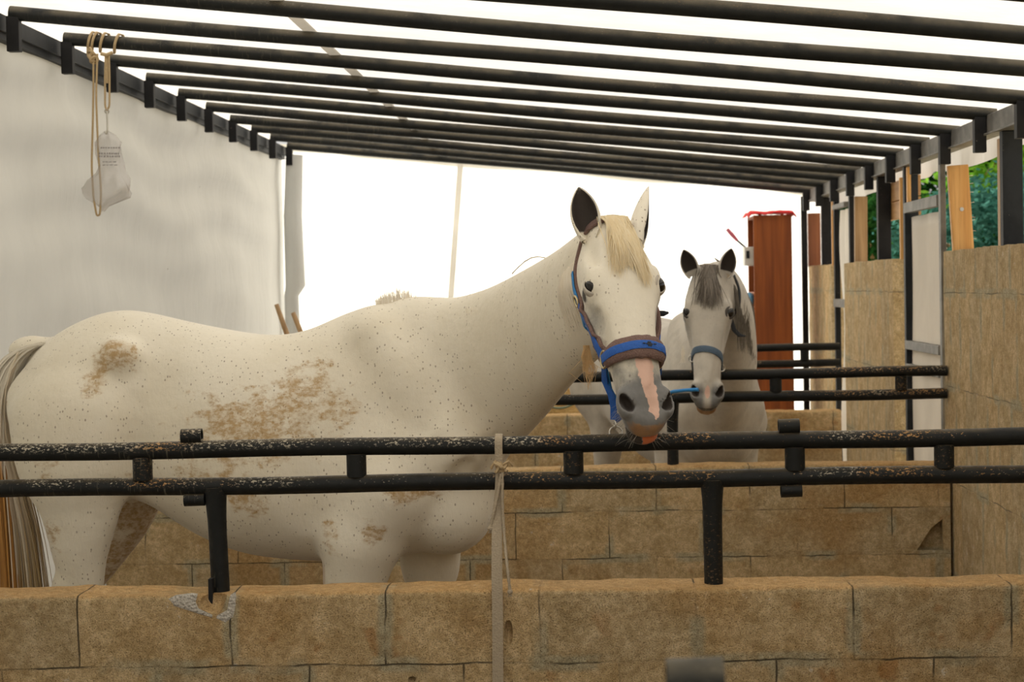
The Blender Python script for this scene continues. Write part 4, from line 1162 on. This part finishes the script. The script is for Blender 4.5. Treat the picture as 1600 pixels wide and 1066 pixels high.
# far (left) legs
H.leg([(.56, .165, .95, .12), (.55, .165, .78, .10), (.545, .165, .655, .086), (.54, .165, .52, .058)], .05); H.fore_lower(.54, .165, .47)
H.thigh([((-.52, .15, 1.15), .22, .12), ((-.51, .165, .97), .155, .11), ((-.515, .165, .85), .112, .09), ((-.575, .165, .72), .076, .07), ((-.645, .165, .61), .056, .05)]); H.hind_lower(-.69, .165, .53, .04)
H.F.ellip(H.w(-.76, 0, 1.40), (.08, .045, .05), None, .05)                       # dock
H.head()
def vein(Hh, pts, r):
    P = [Hh.surf(a, l, n, -r * .25) for a, l, n in pts]
    for p, q in zip(P[:-1], P[1:]): Hh.F.cone(p, q, r, r, .006)
vein(H, [(.42, -.12, -.075), (.38, -.12, -.060), (.34, -.12, -.068), (.30, -.12, -.055), (.26, -.12, -.06)], .0042)
vein(H, [(.37, -.12, -.060), (.345, -.12, -.040), (.355, -.12, -.020), (.33, -.10, .0)], .0036)
vein(H, [(.34, -.12, -.068), (.37, -.12, -.090), (.42, -.12, -.10)], .0036)
vein(H, [(.24, -.12, -.085), (.30, -.12, -.105), (.36, -.12, -.115), (.42, -.12, -.10)], .0045)


def masks1(V):
    B = H.back(V); q = (V - H.P0) / H.hs; a, l, n = q @ H.A, q @ H.L, q @ H.N; hd = (a > -.05) & (np.abs(l) < .16) & (n > -.3) & (n < .12) & (V[:, 1] < 5.35)
    m1 = np.zeros((len(V), 3)); m2 = np.zeros((len(V), 3)); XZ = B[:, [0, 2]]; near = (B[:, 1] < .05)
    d = np.zeros(len(V))
    for c, r, k in (((-.40, 1.385), (.085, .06), 1.0), ((-.455, 1.30), (.05, .05), .8), ((-.80, 1.17), (.05, .11), .55), ((-.60, 1.02), (.10, .06), .5), ((.06, 1.17), (.32, .13), .8), ((.22, 1.26), (.16, .10), .75), ((-.15, 1.10), (.16, .10), .55),
                    ((.05, .935), (.10, .08), .8), ((.36, 1.20), (.05, .05), .65), ((.27, 1.32), (.05, .09), .6), ((.56, .95), (.13, .05), .85), ((.45, .83), (.06, .08), .6), ((-.10, 1.0), (.45, .06), .45), ((.31, .80), (.05, .10), .6), ((-.62, .82), (.10, .10), .5), ((.1, 1.06), (.3, .05), .55)):
        d = np.maximum(d, blob(XZ, c, r) * k)
    d *= near * .95
    d = np.maximum(d, .75 * (B[:, 1] > .05) * (B[:, 0] < -.30) * np.clip((1.0 - B[:, 2]) / .15, 0, 1))  # far hind leg: brown stain together with its shade painted into the coat
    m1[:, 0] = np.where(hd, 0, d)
    # lower belly and hair of the flank a little stained
    m2[:, 1] = np.where(hd, 0, np.clip((.745 - B[:, 2]) / .05, 0, 1) * ((B[:, 0] > -.25) & (B[:, 0] < .28)) * .5)
    off = .006 + .01 * np.clip((a - .5) / .1, 0, 1)
    stripe = np.clip(1.0 - np.abs(l - off + .022 * fbm(V * 70, 6)) / (.040 - .02 * np.clip((a - .47) / .16, 0, 1)), 0, 1) * (n > -.060) * np.clip((.618 - a + .05 * fbm(V * 60, 9)) / .02, 0, 1)
    blaze = stripe * np.clip((a - .30) / .12, 0, 1)
    m1[:, 2] = np.where(hd, np.where(a > .44, stripe * 1.3, 0), 0)
    g_ = np.clip((a - .40 + .10 * np.abs(l) + .12 * fbm(V * 25, 3)) / .13, 0, 1) * .92
    g_ = np.maximum(g_, .62 * blob(np.stack([a, np.abs(l), n], 1), (.30, .10, -.05), (.085, .05, .05)))
    g_ = np.maximum(g_, .85 * blob(np.stack([a, np.abs(l), n], 1), (.2155, .100, -.047), (.030, .03, .022)))
    m1[:, 1] = np.where(hd, g_ * np.where(n < -.075, .9, 1), 0)
    nos = H.nosmask(V); eye = blob(np.stack([a, np.abs(l), n], 1), (.2155, .103, -.047), (.023, .02, .016))
    m2[:, 0] = np.where(hd, np.clip(np.maximum(nos, eye) * 1.2, 0, 1), 0)
    m2[:, 1] = np.where(hd, .8 * np.clip((a - .618 - .04 * fbm(V * 50, 2)) / .02, 0, 1) * (n < -.020) * (n > -.073), m2[:, 1])
    m2[:, 2] = np.where(hd & (a > .60) & (n < -.070) & (l > -.006) & (l < .046), .95, 0); m2[:, 0] = np.where(hd & (a > .60) & (n < -.070) & (l <= -.006), .62, m2[:, 0])
    m1[:, 2] = np.where(hd & (a > .30) & (a <= .44), np.maximum(m1[:, 2], 0), m1[:, 2])
    return m1, m2

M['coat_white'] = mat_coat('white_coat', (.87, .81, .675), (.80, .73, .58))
gx = ax_([(-2.10, -.12, .012), (-.12, .40, .0052)]); gy = ax_([(4.62, 5.30, .0056), (5.30, 6.50, .012)]); gz = ax_([(-.02, 1.10, .012), (1.10, 1.84, .0055)])
e1b, e1t = H.hw(.045, -.062, -.038), atY(904, 292, 5.02); e2b, e2t = H.hw(.050, .058, -.045), atY(1014, 291, 5.16)
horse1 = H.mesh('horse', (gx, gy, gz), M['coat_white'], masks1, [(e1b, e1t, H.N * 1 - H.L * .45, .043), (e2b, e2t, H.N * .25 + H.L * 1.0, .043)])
tag(horse1, 'thin white horse with a blue halter, standing behind the front railing', 'horse')


def eyes(Hh, horse, r=.0285, out=.0070, fr=.85):
    for q in (-1, 1):
        rr = r * Hh.hs
        o_ = unit(Hh.L * q + Hh.N * fr + Hh.A * .05); e1 = unit(Hh.A + Hh.N * .8 - o_ * ((Hh.A + Hh.N * .8) @ o_)); e2 = np.cross(o_, e1); e2 = e2 if e2 @ (Hh.N - Hh.A) > 0 else -e2
        p = Hh.hw(.203, q * .055, -.058)
        for _ in range(80):
            f_ = float(Hh.F.at(p[None])[0])
            if f_ > -.0006: break
            p = p + o_ * max(-f_ * .6, .0006)
        c = p - o_ * (rr - out) + Hh.L * (-q) * .006 * (q < 0)
        g = MB(); g.ball(c, rr, 24, 16); g.build('eye', M['eye'], horse, smooth=True)
        g = MB()
        def dirv(u, v): return c + (o_ * math.cos(v) * math.cos(u) + e1 * math.cos(v) * math.sin(u) + e2 * math.sin(v))* 0 + unit(o_ * math.cos(v) * math.cos(u) + e1 * math.cos(v) * math.sin(u) + e2 * math.sin(v)) * rr
        def upper(i, j):
            u = (-1 + 2 * i) * 1.35; k = max(0, 1 - (u / 1.15) ** 2); v0 = .78 * k ** .6 - .08; v = v0 + (1.5 - v0) * j
            d = dirv(u, v) - c; return c + d * (1.05 + .13 * math.sin(min(1, j * 5) * 1.57) * (1 - .5 * j))
        def lower(i, j):
            u = (-1 + 2 * i) * 1.35; k = max(0, 1 - (u / 1.15) ** 2); v0 = -.60 * k ** .7 - .08; v = v0 - (1.4 + v0) * j
            d = dirv(u, v) - c; return c + d * (1.04 + .07 * math.sin(min(1, j * 5) * 1.57) * (1 - .5 * j))
        g.grid(upper, 24, 14).grid(lower, 24, 14)
        o = g.build('eyelids', Hh.lidmat, horse, smooth=True); sm = o.modifiers.new('s', 'SOLIDIFY'); sm.thickness = .0025
H.lidmat = simple('grey_lid_skin', (.50, .45, .38), .7, 0, .3, 90, .4)
eyes(H, horse1, .0300, .0068, 1.15)


def halter_band(Hh, a0, a1, n_, samples, name, mat, parent, w, th, lift=.004, sub=None, seg=1.0):
    pass


def around(Hh, a_of, t0, t1, k, lift):
    """ring of skin points round the nose; angle 0 = bridge, + = image right"""
    P = []
    for i in range(k):
        t = t0 + (t1 - t0) * i / (k - 1); a = a_of(t)
        P.append(Hh.surf(a, .12 * math.sin(t), -.05 + .12 * math.cos(t), lift))
    P = np.array(P)
    for _ in range(2): P[1:-1] = (P[:-2] + 2 * P[1:-1] + P[2:]) / 4
    return P

# halter of the white horse
def nose_a(t): return .418 - .006 * (1 - math.cos(t))
P = around(H, nose_a, -1.50, 1.80, 30, .010); NN = [Vector(H.normal(p)) for p in P]
hal = MB(); fl = MB()
R = random.Random(3)
fv = MB()
for side, w_ in ((0, .052),):
    pts = [Vector(p) for p in P]; k = len(pts); n = 14; vs = []
    for i in range(k):
        t = (pts[min(i + 1, k - 1)] - pts[max(i - 1, 0)]).normalized(); nn = NN[i]; nn = (nn - t * nn.dot(t)).normalized(); b = t.cross(nn)
        ends = .75 + .25 * math.sin(math.pi * i / (k - 1))
        for j in range(n):
            a = 2 * math.pi * j / n; vs.append(pts[i] + b * math.cos(a) * .033 * ends + nn * (math.sin(a) * .0115) * (1 if math.sin(a) > 0 else .8))
    V = np.array(vs); V += (fbm(V * 130, 5, 3)[:, None]) * .009; fv.add(V, [(i * n + j, i * n + (j + 1) % n, (i + 1) * n + (j + 1) % n, (i + 1) * n + j) for i in range(k - 1) for j in range(n)] + [tuple(range(n)), tuple((k - 1) * n + j for j in range(n))])
halter = empty('halter', tuple(H.hw(.4, 0, 0))); adopt(halter, horse1)
halter['label'] = 'bright blue halter with brown fleece padding'
fv.build('fleece_noseband', M['fleece'], halter, smooth=True)
k = len(P)
MB().ribbon([p + np.array(NN[i]) * .0115 for i, p in enumerate(P)], NN, .023, .0035).build('noseband', M['blue'], halter, smooth=True)
em = MB(); ic = 15; ce = P[ic] + np.array(NN[ic]) * .0138; tx = unit(P[ic + 1] - P[ic - 1]); tz = np.cross(np.array(NN[ic]), tx)
for (ux, uz, w1, w2) in ((0, 0, .009, .0022), (0, .005, .005, .0018), (0, -.005, .005, .0018), (-.016, .001, .004, .0012), (.016, .001, .004, .0012)):
    em.add([ce + tx * (ux + a_ * w1) + tz * (uz + b_ * w2) + np.array(NN[ic]) * d_ for d_ in (-.001, .0006) for a_, b_ in ((-1, -1), (1, -1), (1, 1), (-1, 1))], [(0, 3, 2, 1), (4, 5, 6, 7), (0, 1, 5, 4), (1, 2, 6, 5), (2, 3, 7, 6), (3, 0, 4, 7)])
em.build('emblem', M['black_web'], halter)
ringL = P[0] + np.array(NN[0]) * .006; ringR = P[-1] + np.array(NN[-1]) * .006
for c, nn in ((ringL, NN[0]), (ringR, NN[-1])):
    MB().torus(c, nn, .0165, .0034, 26, 8, 1.0, 1.35, ux=Vector(H.L)).build('ring', M['brass'], halter, smooth=True)
def skin_strap(Hh, pts, w, mat, name, parent, lift=.005, th=.0035, extra=None):
    out = []
    for (a, l, n) in pts: out.append(Hh.surf(a, l, n, lift))
    out = np.array(out); tt = np.linspace(0, 1, 18); kk = np.linspace(0, 1, len(out)); Q = np.stack([np.interp(tt, kk, out[:, i]) for i in range(3)], 1)
    for _ in range(2): Q[1:-1] = (Q[:-2] + 2 * Q[1:-1] + Q[2:]) / 4
    Nn = [Vector(Hh.normal(p)) for p in Q]
    MB().ribbon(Q, Nn, w, th).build(name, mat, parent, smooth=True); return Q, Nn
for q in (-1, 1):
    # cheek piece from the noseband ring up to the buckle below the ear, padded with fleece
    Qs = [(.405, q * .12, -.055), (.36, q * .12, -.064), (.30, q * .13, -.078), (.245, q * .13, -.095), (.20, q * .13, -.112)]
    skin_strap(H, Qs, .040, M['fleece'], 'cheek_fleece', halter, .004, .010); skin_strap(H, Qs, .022, M['blue'], 'cheek_strap', halter, .011)
    Qs = [(.20, q * .13, -.112), (.15, q * .13, -.126), (.10, q * .13, -.122), (.05, q * .12, -.110), (.01, q * .11, -.09)]
    skin_strap(H, Qs, .030, M['fleece'], 'crown_fleece', halter, .003, .009); skin_strap(H, Qs[:3], .021, M['blue_light'], 'crown_strap', halter, .010)
    pr_ = H.surf(.198, q * .13, -.112, .014); nr_ = H.normal(pr_)
    MB().torus(pr_, nr_, .013, .003, 20, 8, 1.0, 1.5, ux=Vector(H.L)).build('buckle', M['brass'], halter, smooth=True)
# crown over the poll
cr0 = [H.surf(.012 - .02 * math.cos(t), .11 * math.sin(t), -.09 + .16 * math.cos(t), .006) for t in np.linspace(-1.2, 1.2, 15)]
MB().ribbon(cr0, [Vector(H.normal(p)) for p in cr0], .024, .008).build('crown_fleece', M['fleece'], halter, smooth=True)
# throat strap and chin strap with hanging ring
ct = [H.surf(.198, -.13, -.118, .008), H.surf(.24, -.10, -.21, .012), H.surf(.27, -.05, -.26, .014), H.surf(.28, 0, -.28, .012), H.surf(.27, .05, -.26, .012), H.surf(.24, .10, -.21, .010), H.surf(.198, .13, -.17, .008)]
MB().ribbon(ct, [Vector(H.normal(p)) for p in ct], .020, .0035).build('throat_strap', M['blue_light'], halter, smooth=True)
cA = [ringL, atY(945, 598, 4.93), atY(955, 617, 4.92), atY(959, 637, 4.93), atY(959, 656, 4.93)]
cB = [ringR, ringR + np.array([0, .04, -.03]), atY(1010, 620, 5.0), atY(985, 640, 4.98), atY(961, 656, 4.94)]
MB().ribbon(cA, [(-.6, -1, .1)] * 5, .020, .0035).build('chin_strap', M['blue'], halter, smooth=True)
MB().ribbon([cA[0], atY(952, 606, 4.96), atY(968, 640, 4.965)], [(-.6, -1, .1)] * 3, .018, .0035).build('chin_strap', M['blue_light'], halter, smooth=True)
MB().ribbon(cB, [(.2, 1, .1)] * 5, .020, .0035).build('chin_strap', M['blue'], halter, smooth=True)
g = MB(); c = atY(961, 664, 4.93); g.torus(c, (1, .2, 0), .009, .0022, 14, 6); g.torus(c + np.array([.002, 0, -.022]), (.25, -1, .3), .0175, .0024, 28, 8); g.build('lead_ring', M['chrome'], halter, smooth=True)
# frayed tassel of twine hanging from the cheek piece
c0 = atY(916, 540, 5.0)
strands('tassel', simple('straw_twine', (.66, .46, .24), .8, 0, .25, 60, .2), halter, None, lambda R: [c0 + np.array([R.uniform(-.008, .008), R.uniform(-.005, .005), .0]), c0 + np.array([R.uniform(-.014, .014), -.01, -.03]), c0 + np.array([R.gauss(.004, .014), -.01, -.055 - .02 * R.random()]), c0 + np.array([R.gauss(.006, .006), -.01, -.07 - .05 * R.random()])], 60, .0011, seed=5)

M['mane_blond'] = mat_hair('blond_hair', (.74, .60, .36), (.80, .69, .48))
M['mane_pale'] = mat_hair('pale_hair', (.86, .80, .68), (.93, .88, .79))
M['tail_mat'] = mat_hair('tail_hair', (.62, .57, .47), (.84, .79, .68), (.70, .34, .08), .95, 1.18)
M['whisker'] = mat_hair('whisker_hair', (.30, .27, .22), (.6, .55, .45))


def lock(Hh, tip_l, spread, a_end, lift=.010, a0=-.015):
    def fn(R):
        l0 = R.gauss(0, .016); l1 = tip_l + R.gauss(0, spread); ae = a_end * R.triangular(.5, 1.15, .95); P = []
        lf = lift * R.uniform(.3, 1.4)
        for j in range(7):
            u = j / 6; a = a0 + (ae - a0) * u; l = l0 + (l1 - l0) * u ** .8 + .004 * math.sin(u * 6 + l0 * 200)
            n = float(np.interp(a, [-.03, 0, .04, .08, .13, .19, .24, .30], [-.01, .006, .016, .027, .034, .038, .034, .026])) - max(0, abs(l) - .03) * .30
            P.append(Hh.hw(a, l, n + lf * math.sin(math.pi * min(1, u * .85 + .1)) + .002))
        return P
    return fn
strands('forelock', M['mane_blond'], horse1, None, lock(H, .004, .020, .17), 520, .0011, seed=2)
strands('forelock', M['mane_blond'], horse1, None, lock(H, .050, .010, .215), 380, .0011, seed=8)
strands('forelock', M['mane_blond'], horse1, None, lock(H, -.030, .010, .19), 220, .0010, seed=9)


# short pale mane lying along the crest, falling on the camera side behind the ear
crest = np.array([atY(*a, D) for a, b, D, w in nk]); throat = np.array([atY(*b, D) for a, b, D, w in nk])
def on_crest(t):
    x = t * (len(crest) - 1); i = min(int(x), len(crest) - 2); f_ = x - i; return crest[i] * (1 - f_) + crest[i + 1] * f_, throat[i] * (1 - f_) + throat[i + 1] * f_
def mane_fn(t0, t1, length, side=-1, up=.012, fall=1.0):
    def fn(R):
        t = R.uniform(t0, t1); c, th_ = on_crest(t); dn = unit(th_ - c); i = min(int(t * (len(crest) - 1)), len(crest) - 2); along = unit(crest[i + 1] - crest[i]); out = np.cross(dn, along) * 1.0
        if out[1] * side < 0: out = -out
        L = length * R.triangular(.3, 1.5, .8); P = []; w = nk[i][3]
        for j in range(7):
            u = j / 6; s_ = L * u
            P.append(c - dn * (up * math.sin(min(1, u * 2.2) * 1.57) * (1 - u * .6) - .012) + dn * s_ * fall + out * (w * math.sin(min(1.5, s_ / .10)) * 1.12 + .005 * R.random()) + along * .012 * math.sin(u * 4 + t * 30))
        return P
    return fn
strands('mane', M['mane_pale'], horse1, None, mane_fn(.86, 1.0, .19), 520, .0012, seed=4)
strands('mane', M['mane_pale'], horse1, None, mane_fn(.30, .82, .045), 500, .0012, seed=5)
# upright tuft on the withers
def tuft(R):
    px = R.uniform(588, 668); u = (px - 588) / 80; py = np.interp(px, [588, 620, 650, 668], [477, 475, 476, 479]); c = atY(px, py, 6.0 + R.gauss(0, .012)); hgt = .050 * math.sin(math.pi * (.15 + .75 * u)) * R.uniform(.5, 1.1)
    return [c - np.array([0, 0, .01]), c + np.array([-.002, 0, hgt * .5]), c + np.array([-.012 * R.random() + .004, R.gauss(0, .006), hgt])]
strands('mane', M['mane_pale'], horse1, None, tuft, 420, .0012, seed=6)
strands('mane', M['mane_pale'], horse1, None, lambda R: [atY(800 + 60 * u, 428 - 22 * u - 14 * math.sin(u * 3.14) + R.uniform(-1, 1), 5.55 - .1 * u) for u in np.linspace(0, 1, 7)], 14, .0012, seed=16)

# tail
def tail_fn(R):
    y0 = R.gauss(0, .018); P = []; sp = max(-1.9, min(1.9, R.gauss(0, 1))); sy = R.gauss(0, 1); ln = R.uniform(.85, 1.1)
    ctl = [(-.72, 1.425), (-.79, 1.41), (-.86, 1.34), (-.90, 1.20), (-.90, 1.00), (-.885, .80), (-.88, .55), (-.87, .32)]
    for j, (x, z) in enumerate(ctl):
        u = j / 7; P.append(H.w(x + .03 + sp * (.008 + .030 * u) , -.03 + y0 + sy * (.008 + .030 * u) - .05 * u, 1.425 - (1.425 - z) * ln))
    return P
strands('tail', M['tail_mat'], horse1, None, tail_fn, 1000, .0030, seed=3)
def tail_in(R):
    P = []; sp = R.gauss(0, 1); sy = R.gauss(0, 1)
    for j, (x, z) in enumerate([(-.76, 1.40), (-.83, 1.28), (-.84, 1.1), (-.80, .95), (-.77, .80), (-.76, .6), (-.75, .42)]):
        u = j / 6; P.append(H.w(x + sp * .026 * u, -.06 + sy * .02, z))
    return P
M['tail_pale'] = mat_hair('pale_tail_hair', (.72, .63, .50), (.80, .72, .58), (.66, .48, .24), .6, 1.1)
strands('tail', M['tail_pale'], horse1, None, tail_in, 420, .0027, seed=13)
# whiskers on the muzzle
def whisk(R):
    q = R.choice((-1, 1)); a = R.uniform(.53, .64); n = R.uniform(-.115, -.05); c = H.hw(a, q * .040 * (1 if a < .62 else .6), n); d = unit(H.L * q * R.uniform(.4, 1) + H.N * R.uniform(-.8, .2) + H.A * R.uniform(.1, .9)); L = R.uniform(.02, .055)
    return [c, c + d * L * .5, c + d * L + H.A * .006]
strands('whiskers', M['whisker'], horse1, None, whisk, 130, .00035, seed=7)['kind'] = 'stuff'

# ---- the grey horse behind ----------------------------------------------------------
f2 = unit([.30, -.954, 0]); G = Horse((.43, 9.20), f2, .95)
G.head_frame(atY(1108, 419, 8.00), atY(1105, 640, 7.80), math.radians(-1))
G.eardark = .9
G.torso([(-.865, 1.30, 1.16, .05, 0), (-.845, 1.36, 1.08, .13, 0), (-.78, 1.41, .98, .19, 0), (-.70, 1.46, .93, .235, -.05), (-.60, 1.50, .92, .262, -.12), (-.48, 1.515, .90, .275, -.16), (-.34, 1.50, .86, .27, -.2),
         (-.15, 1.465, .78, .28, -.16), (.05, 1.45, .73, .285, -.16), (.20, 1.47, .715, .268, -.22), (.30, 1.51, .71, .245, -.32), (.40, 1.535, .71, .225, -.4), (.50, 1.54, .72, .205, -.36), (.60, 1.50, .75, .19, -.25), (.70, 1.40, .80, .165, -.1), (.76, 1.28, .88, .12, 0), (.80, 1.16, .95, .06, 0)])
nk2 = [((.58, 8.80, 1.44), (.655, 8.42, .93), .17), ((.615, 8.62, 1.52), (.67, 8.32, 1.08), .145), ((.64, 8.42, 1.60), (.66, 8.20, 1.24), .115), ((.62, 8.22, 1.66), (.63, 8.12, 1.38), .092), ((.575, 8.07, 1.68), (.585, 8.08, 1.50), .070)]
G.F.chain([((np.array(a) + np.array(b)) / 2, np.array(a) - np.array(b), np.linalg.norm(np.array(a) - np.array(b)) / 2, w) for a, b, w in nk2], .06, 5)
for q in (-1, 1):
    G.F.cone(G.w(.42, q * .09, 1.44), G.w(.70, q * .135, 1.05), .05, .085, .08); G.F.ellip(G.w(.52, q * .150, .98), (.15, .085, .15), None, .08)
    G.F.ellip(G.w(.68, q * .08, .95), (.10, .11, .15), None, .07); G.F.ellip(G.w(-.56, q * .18, 1.12), (.18, .10, .20), None, .08)
    G.F.ellip(G.w(-.40, q * .17, 1.40), (.07, .06, .06), None, .06); G.F.ellip(G.w(-.79, q * .115, 1.235), (.07, .06, .08), None, .05)
    G.leg([(.52, q * .15, .95, .12), (.50, q * .15, .76, .10), (.50, q * .15, .65, .085), (.50, q * .15, .52, .055)], .05); G.fore_lower(.50, q * .15, .47)
    G.thigh([((-.54, q * .15, 1.18), .23, .12), ((-.54, q * .165, 1.03), .185, .115), ((-.54, q * .165, .90), .14, .10), ((-.57, q * .165, .74), .09, .075), ((-.62, q * .165, .62), .062, .055)]); G.hind_lower(-.655, q * .165, .53, .03)
G.head()


def masks2(V):
    q = (V - G.P0) / G.hs; a, l, n = q @ G.A, q @ G.L, q @ G.N; hd = (a > -.05) & (np.abs(l) < .16) & (n > -.3) & (n < .12)
    m1 = np.zeros((len(V), 3)); m2 = np.zeros((len(V), 3)); T = np.stack([a, np.abs(l), n], 1)
    m1[:, 2] = np.where(hd, np.clip(1 - np.sqrt(((a - .575) / .05) ** 2 + (l / .02) ** 2), 0, 1) * 1.2 * (n > -.06), 0)
    g_ = np.maximum(np.clip((a - .50) / .07, 0, 1) * .8 * np.clip(np.abs(l) / .025, .2, 1), .9 * blob(T, (.2155, .100, -.047), (.035, .03, .026))); g_ = np.maximum(g_, .42 * blob(T, (.30, .10, -.06), (.12, .05, .07)))
    m1[:, 1] = np.where(hd, g_, 0)
    nos = G.nosmask(V); eye = blob(T, (.2155, .103, -.047), (.023, .02, .016)); m2[:, 0] = np.where(hd, np.clip(np.maximum(nos, eye) * 1.2, 0, 1), 0)
    m2[:, 0] = np.maximum(m2[:, 0], np.where(hd, .55 * np.clip((a - .59) / .02, 0, 1) * (n > -.07) * (n < -.03), 0))
    m2[:, 1] = np.where(hd, .8 * np.clip((a - .605) / .02, 0, 1) * (n < -.055), 0)
    return m1, m2

M['coat_grey'] = mat_coat('dapple_grey_coat', (.60, .55, .47), (.51, .46, .385), specks=.25, dapple=.35)
gx = ax_([(-.25, .36, .014), (.36, .80, .0066), (.80, 1.15, .014)]); gy = ax_([(7.62, 8.16, .007), (8.16, 10.25, .015)]); gz = ax_([(-.02, 1.02, .014), (1.02, 1.72, .007)])
g1t, g2t = atY(1068, 390, 8.0), atY(1143, 388, 8.0)
horse2 = G.mesh('horse', (gx, gy, gz), M['coat_grey'], masks2, [(G.hw(.03, -.066, -.03), g1t, G.N - G.L * .25, .040), (G.hw(.03, .066, -.03), g2t, G.N + G.L * .25, .040)])
tag(horse2, 'light grey horse with dark forelock facing out over the second railing', 'horse')
G.lidmat = simple('dark_lid_skin', (.07, .06, .05), .7, 0, .3, 90, .4); eyes(G, horse2, .0285, .0068, 1.4)
M['mane_dark'] = mat_hair('dark_hair', (.085, .068, .05), (.20, .17, .13)); M['mane_grey'] = mat_hair('grey_hair', (.10, .085, .065), (.26, .22, .18))
strands('forelock', M['mane_grey'], horse2, None, lock(G, .0, .028, .19, .012), 420, .0017, seed=2)
crest2 = np.array([x[0] for x in nk2], float); thr2 = np.array([x[1] for x in nk2], float)
def mane2(R):
    t = R.uniform(.1, .98); x = t * 4; i = min(int(x), 3); f_ = x - i; c = crest2[i] * (1 - f_) + crest2[i + 1] * f_; w = nk2[i][2] * (1 - f_) + nk2[i + 1][2] * f_; L = R.uniform(.22, .42); P = []
    for j in range(8):
        u = j / 7; s_ = L * u; P.append(c + np.array([min(w * 1.08 + .01, w * 1.15 * math.sin(min(1.57, s_ / .10))) + .01 * R.random() * u, -.05 * u + .006 * math.sin(9 * t + u * 5), .012 * (1 - u) - s_ * .95]))
    return P
strands('mane', M['mane_dark'], horse2, None, mane2, 650, .0019, seed=4)
hal2 = empty('halter', tuple(G.hw(.4, 0, 0))); adopt(hal2, horse2); hal2['label'] = 'dark slate blue halter'
P = around(G, lambda t: .385 + .030 * (1 - math.cos(t)) + .012 * t, -1.7, 1.7, 24, .004); NN = [Vector(G.normal(p)) for p in P]
MB().ribbon(P, NN, .028, .005).build('noseband', M['slate'], hal2, smooth=True)
for q, pe in ((-1, P[0]), (1, P[-1])):
    skin_strap(G, [(.43, q * .12, -.105), (.36, q * .12, -.115), (.27, q * .12, -.13), (.20, q * .12, -.135)], .020, M['slate'], 'cheek_strap', hal2, .004)
    skin_strap(G, [(.20, q * .12, -.135), (.12, q * .12, -.13), (.05, q * .12, -.115), (.0, q * .11, -.09)], .020, M['black_web'], 'crown_strap', hal2, .004)
    MB().torus(pe + np.array([0, -.006, -.004]), (q * .5, -1, 0), .014, .0032, 18, 7).build('ring', M['chrome'], hal2, smooth=True)
    cc = [pe, pe + np.array([-q * .004, .02, -.05]), G.hw(.50, q * .035, -.14), G.hw(.50, 0, -.15)]
    MB().ribbon(cc, [(q, -.4, 0)] * 4, .014, .0035).build('chin_strap', M['black_web'], hal2, smooth=True)
    bk = G.surf(.20, q * .13, -.13, .008); MB().torus(bk, G.normal(bk), .010, .0025, 16, 6).build('buckle', M['chrome'], hal2, smooth=True)
bs = G.surf(.20, .12, -.12, .01); MB().ribbon([bs, bs + np.array([.012, 0, -.045]), bs + np.array([.035, 0, -.07]), bs + np.array([.062, 0, -.075])], [(0, -1, .2)] * 4, .018, .003, wid=[.018, .02, .018, .006]).build('strap_end', M['black_web'], hal2, smooth=True)
strands('frayed_end', M['mane_pale'], hal2, None, lambda R: [(lambda c: [c, c + np.array([R.gauss(0, .004), 0, -.03]), c + np.array([R.gauss(0, .006), 0, -.075 + .01 * R.random()])])(atY(1067, 541, 7.86))][0], 40, .0011, seed=3)
hay1 = MB()
rp = [atY(x, y, Y) for x, y, Y in ((1020, 640, 5.02), (1042, 622, 5.4), (1050, 614, 6.0), (1062, 611, 7.0), (1080, 609, 7.6), (1091, 608, 7.73))]
# blue lead tip held at the grey horse's nose
rq = [atY(x, y, Y) for x, y, Y in ((1040, 616, 7.90), (1052, 612, 7.84), (1070, 610, 7.74), (1091, 609, 7.715))]
hs_ = MB().path(rq, [.007, .0075, .0075, .008], 8).build('lead_rope', M['blue_light'], hal2, smooth=True); hs_['label'] = 'short stiff light blue lead'
# dark tag poking out behind the white horse's far cheek
c = atY(1037, 490, 5.12); MB().ribbon([c + np.array([-.03, .01, 0]), c + np.array([.000, 0, 0]), c + np.array([.014, 0, .002])], [(0, -1, 0)] * 3, .02, .004, wid=[.018, .016, .005]).build('strap_end', M['black_web'], halter, smooth=True)
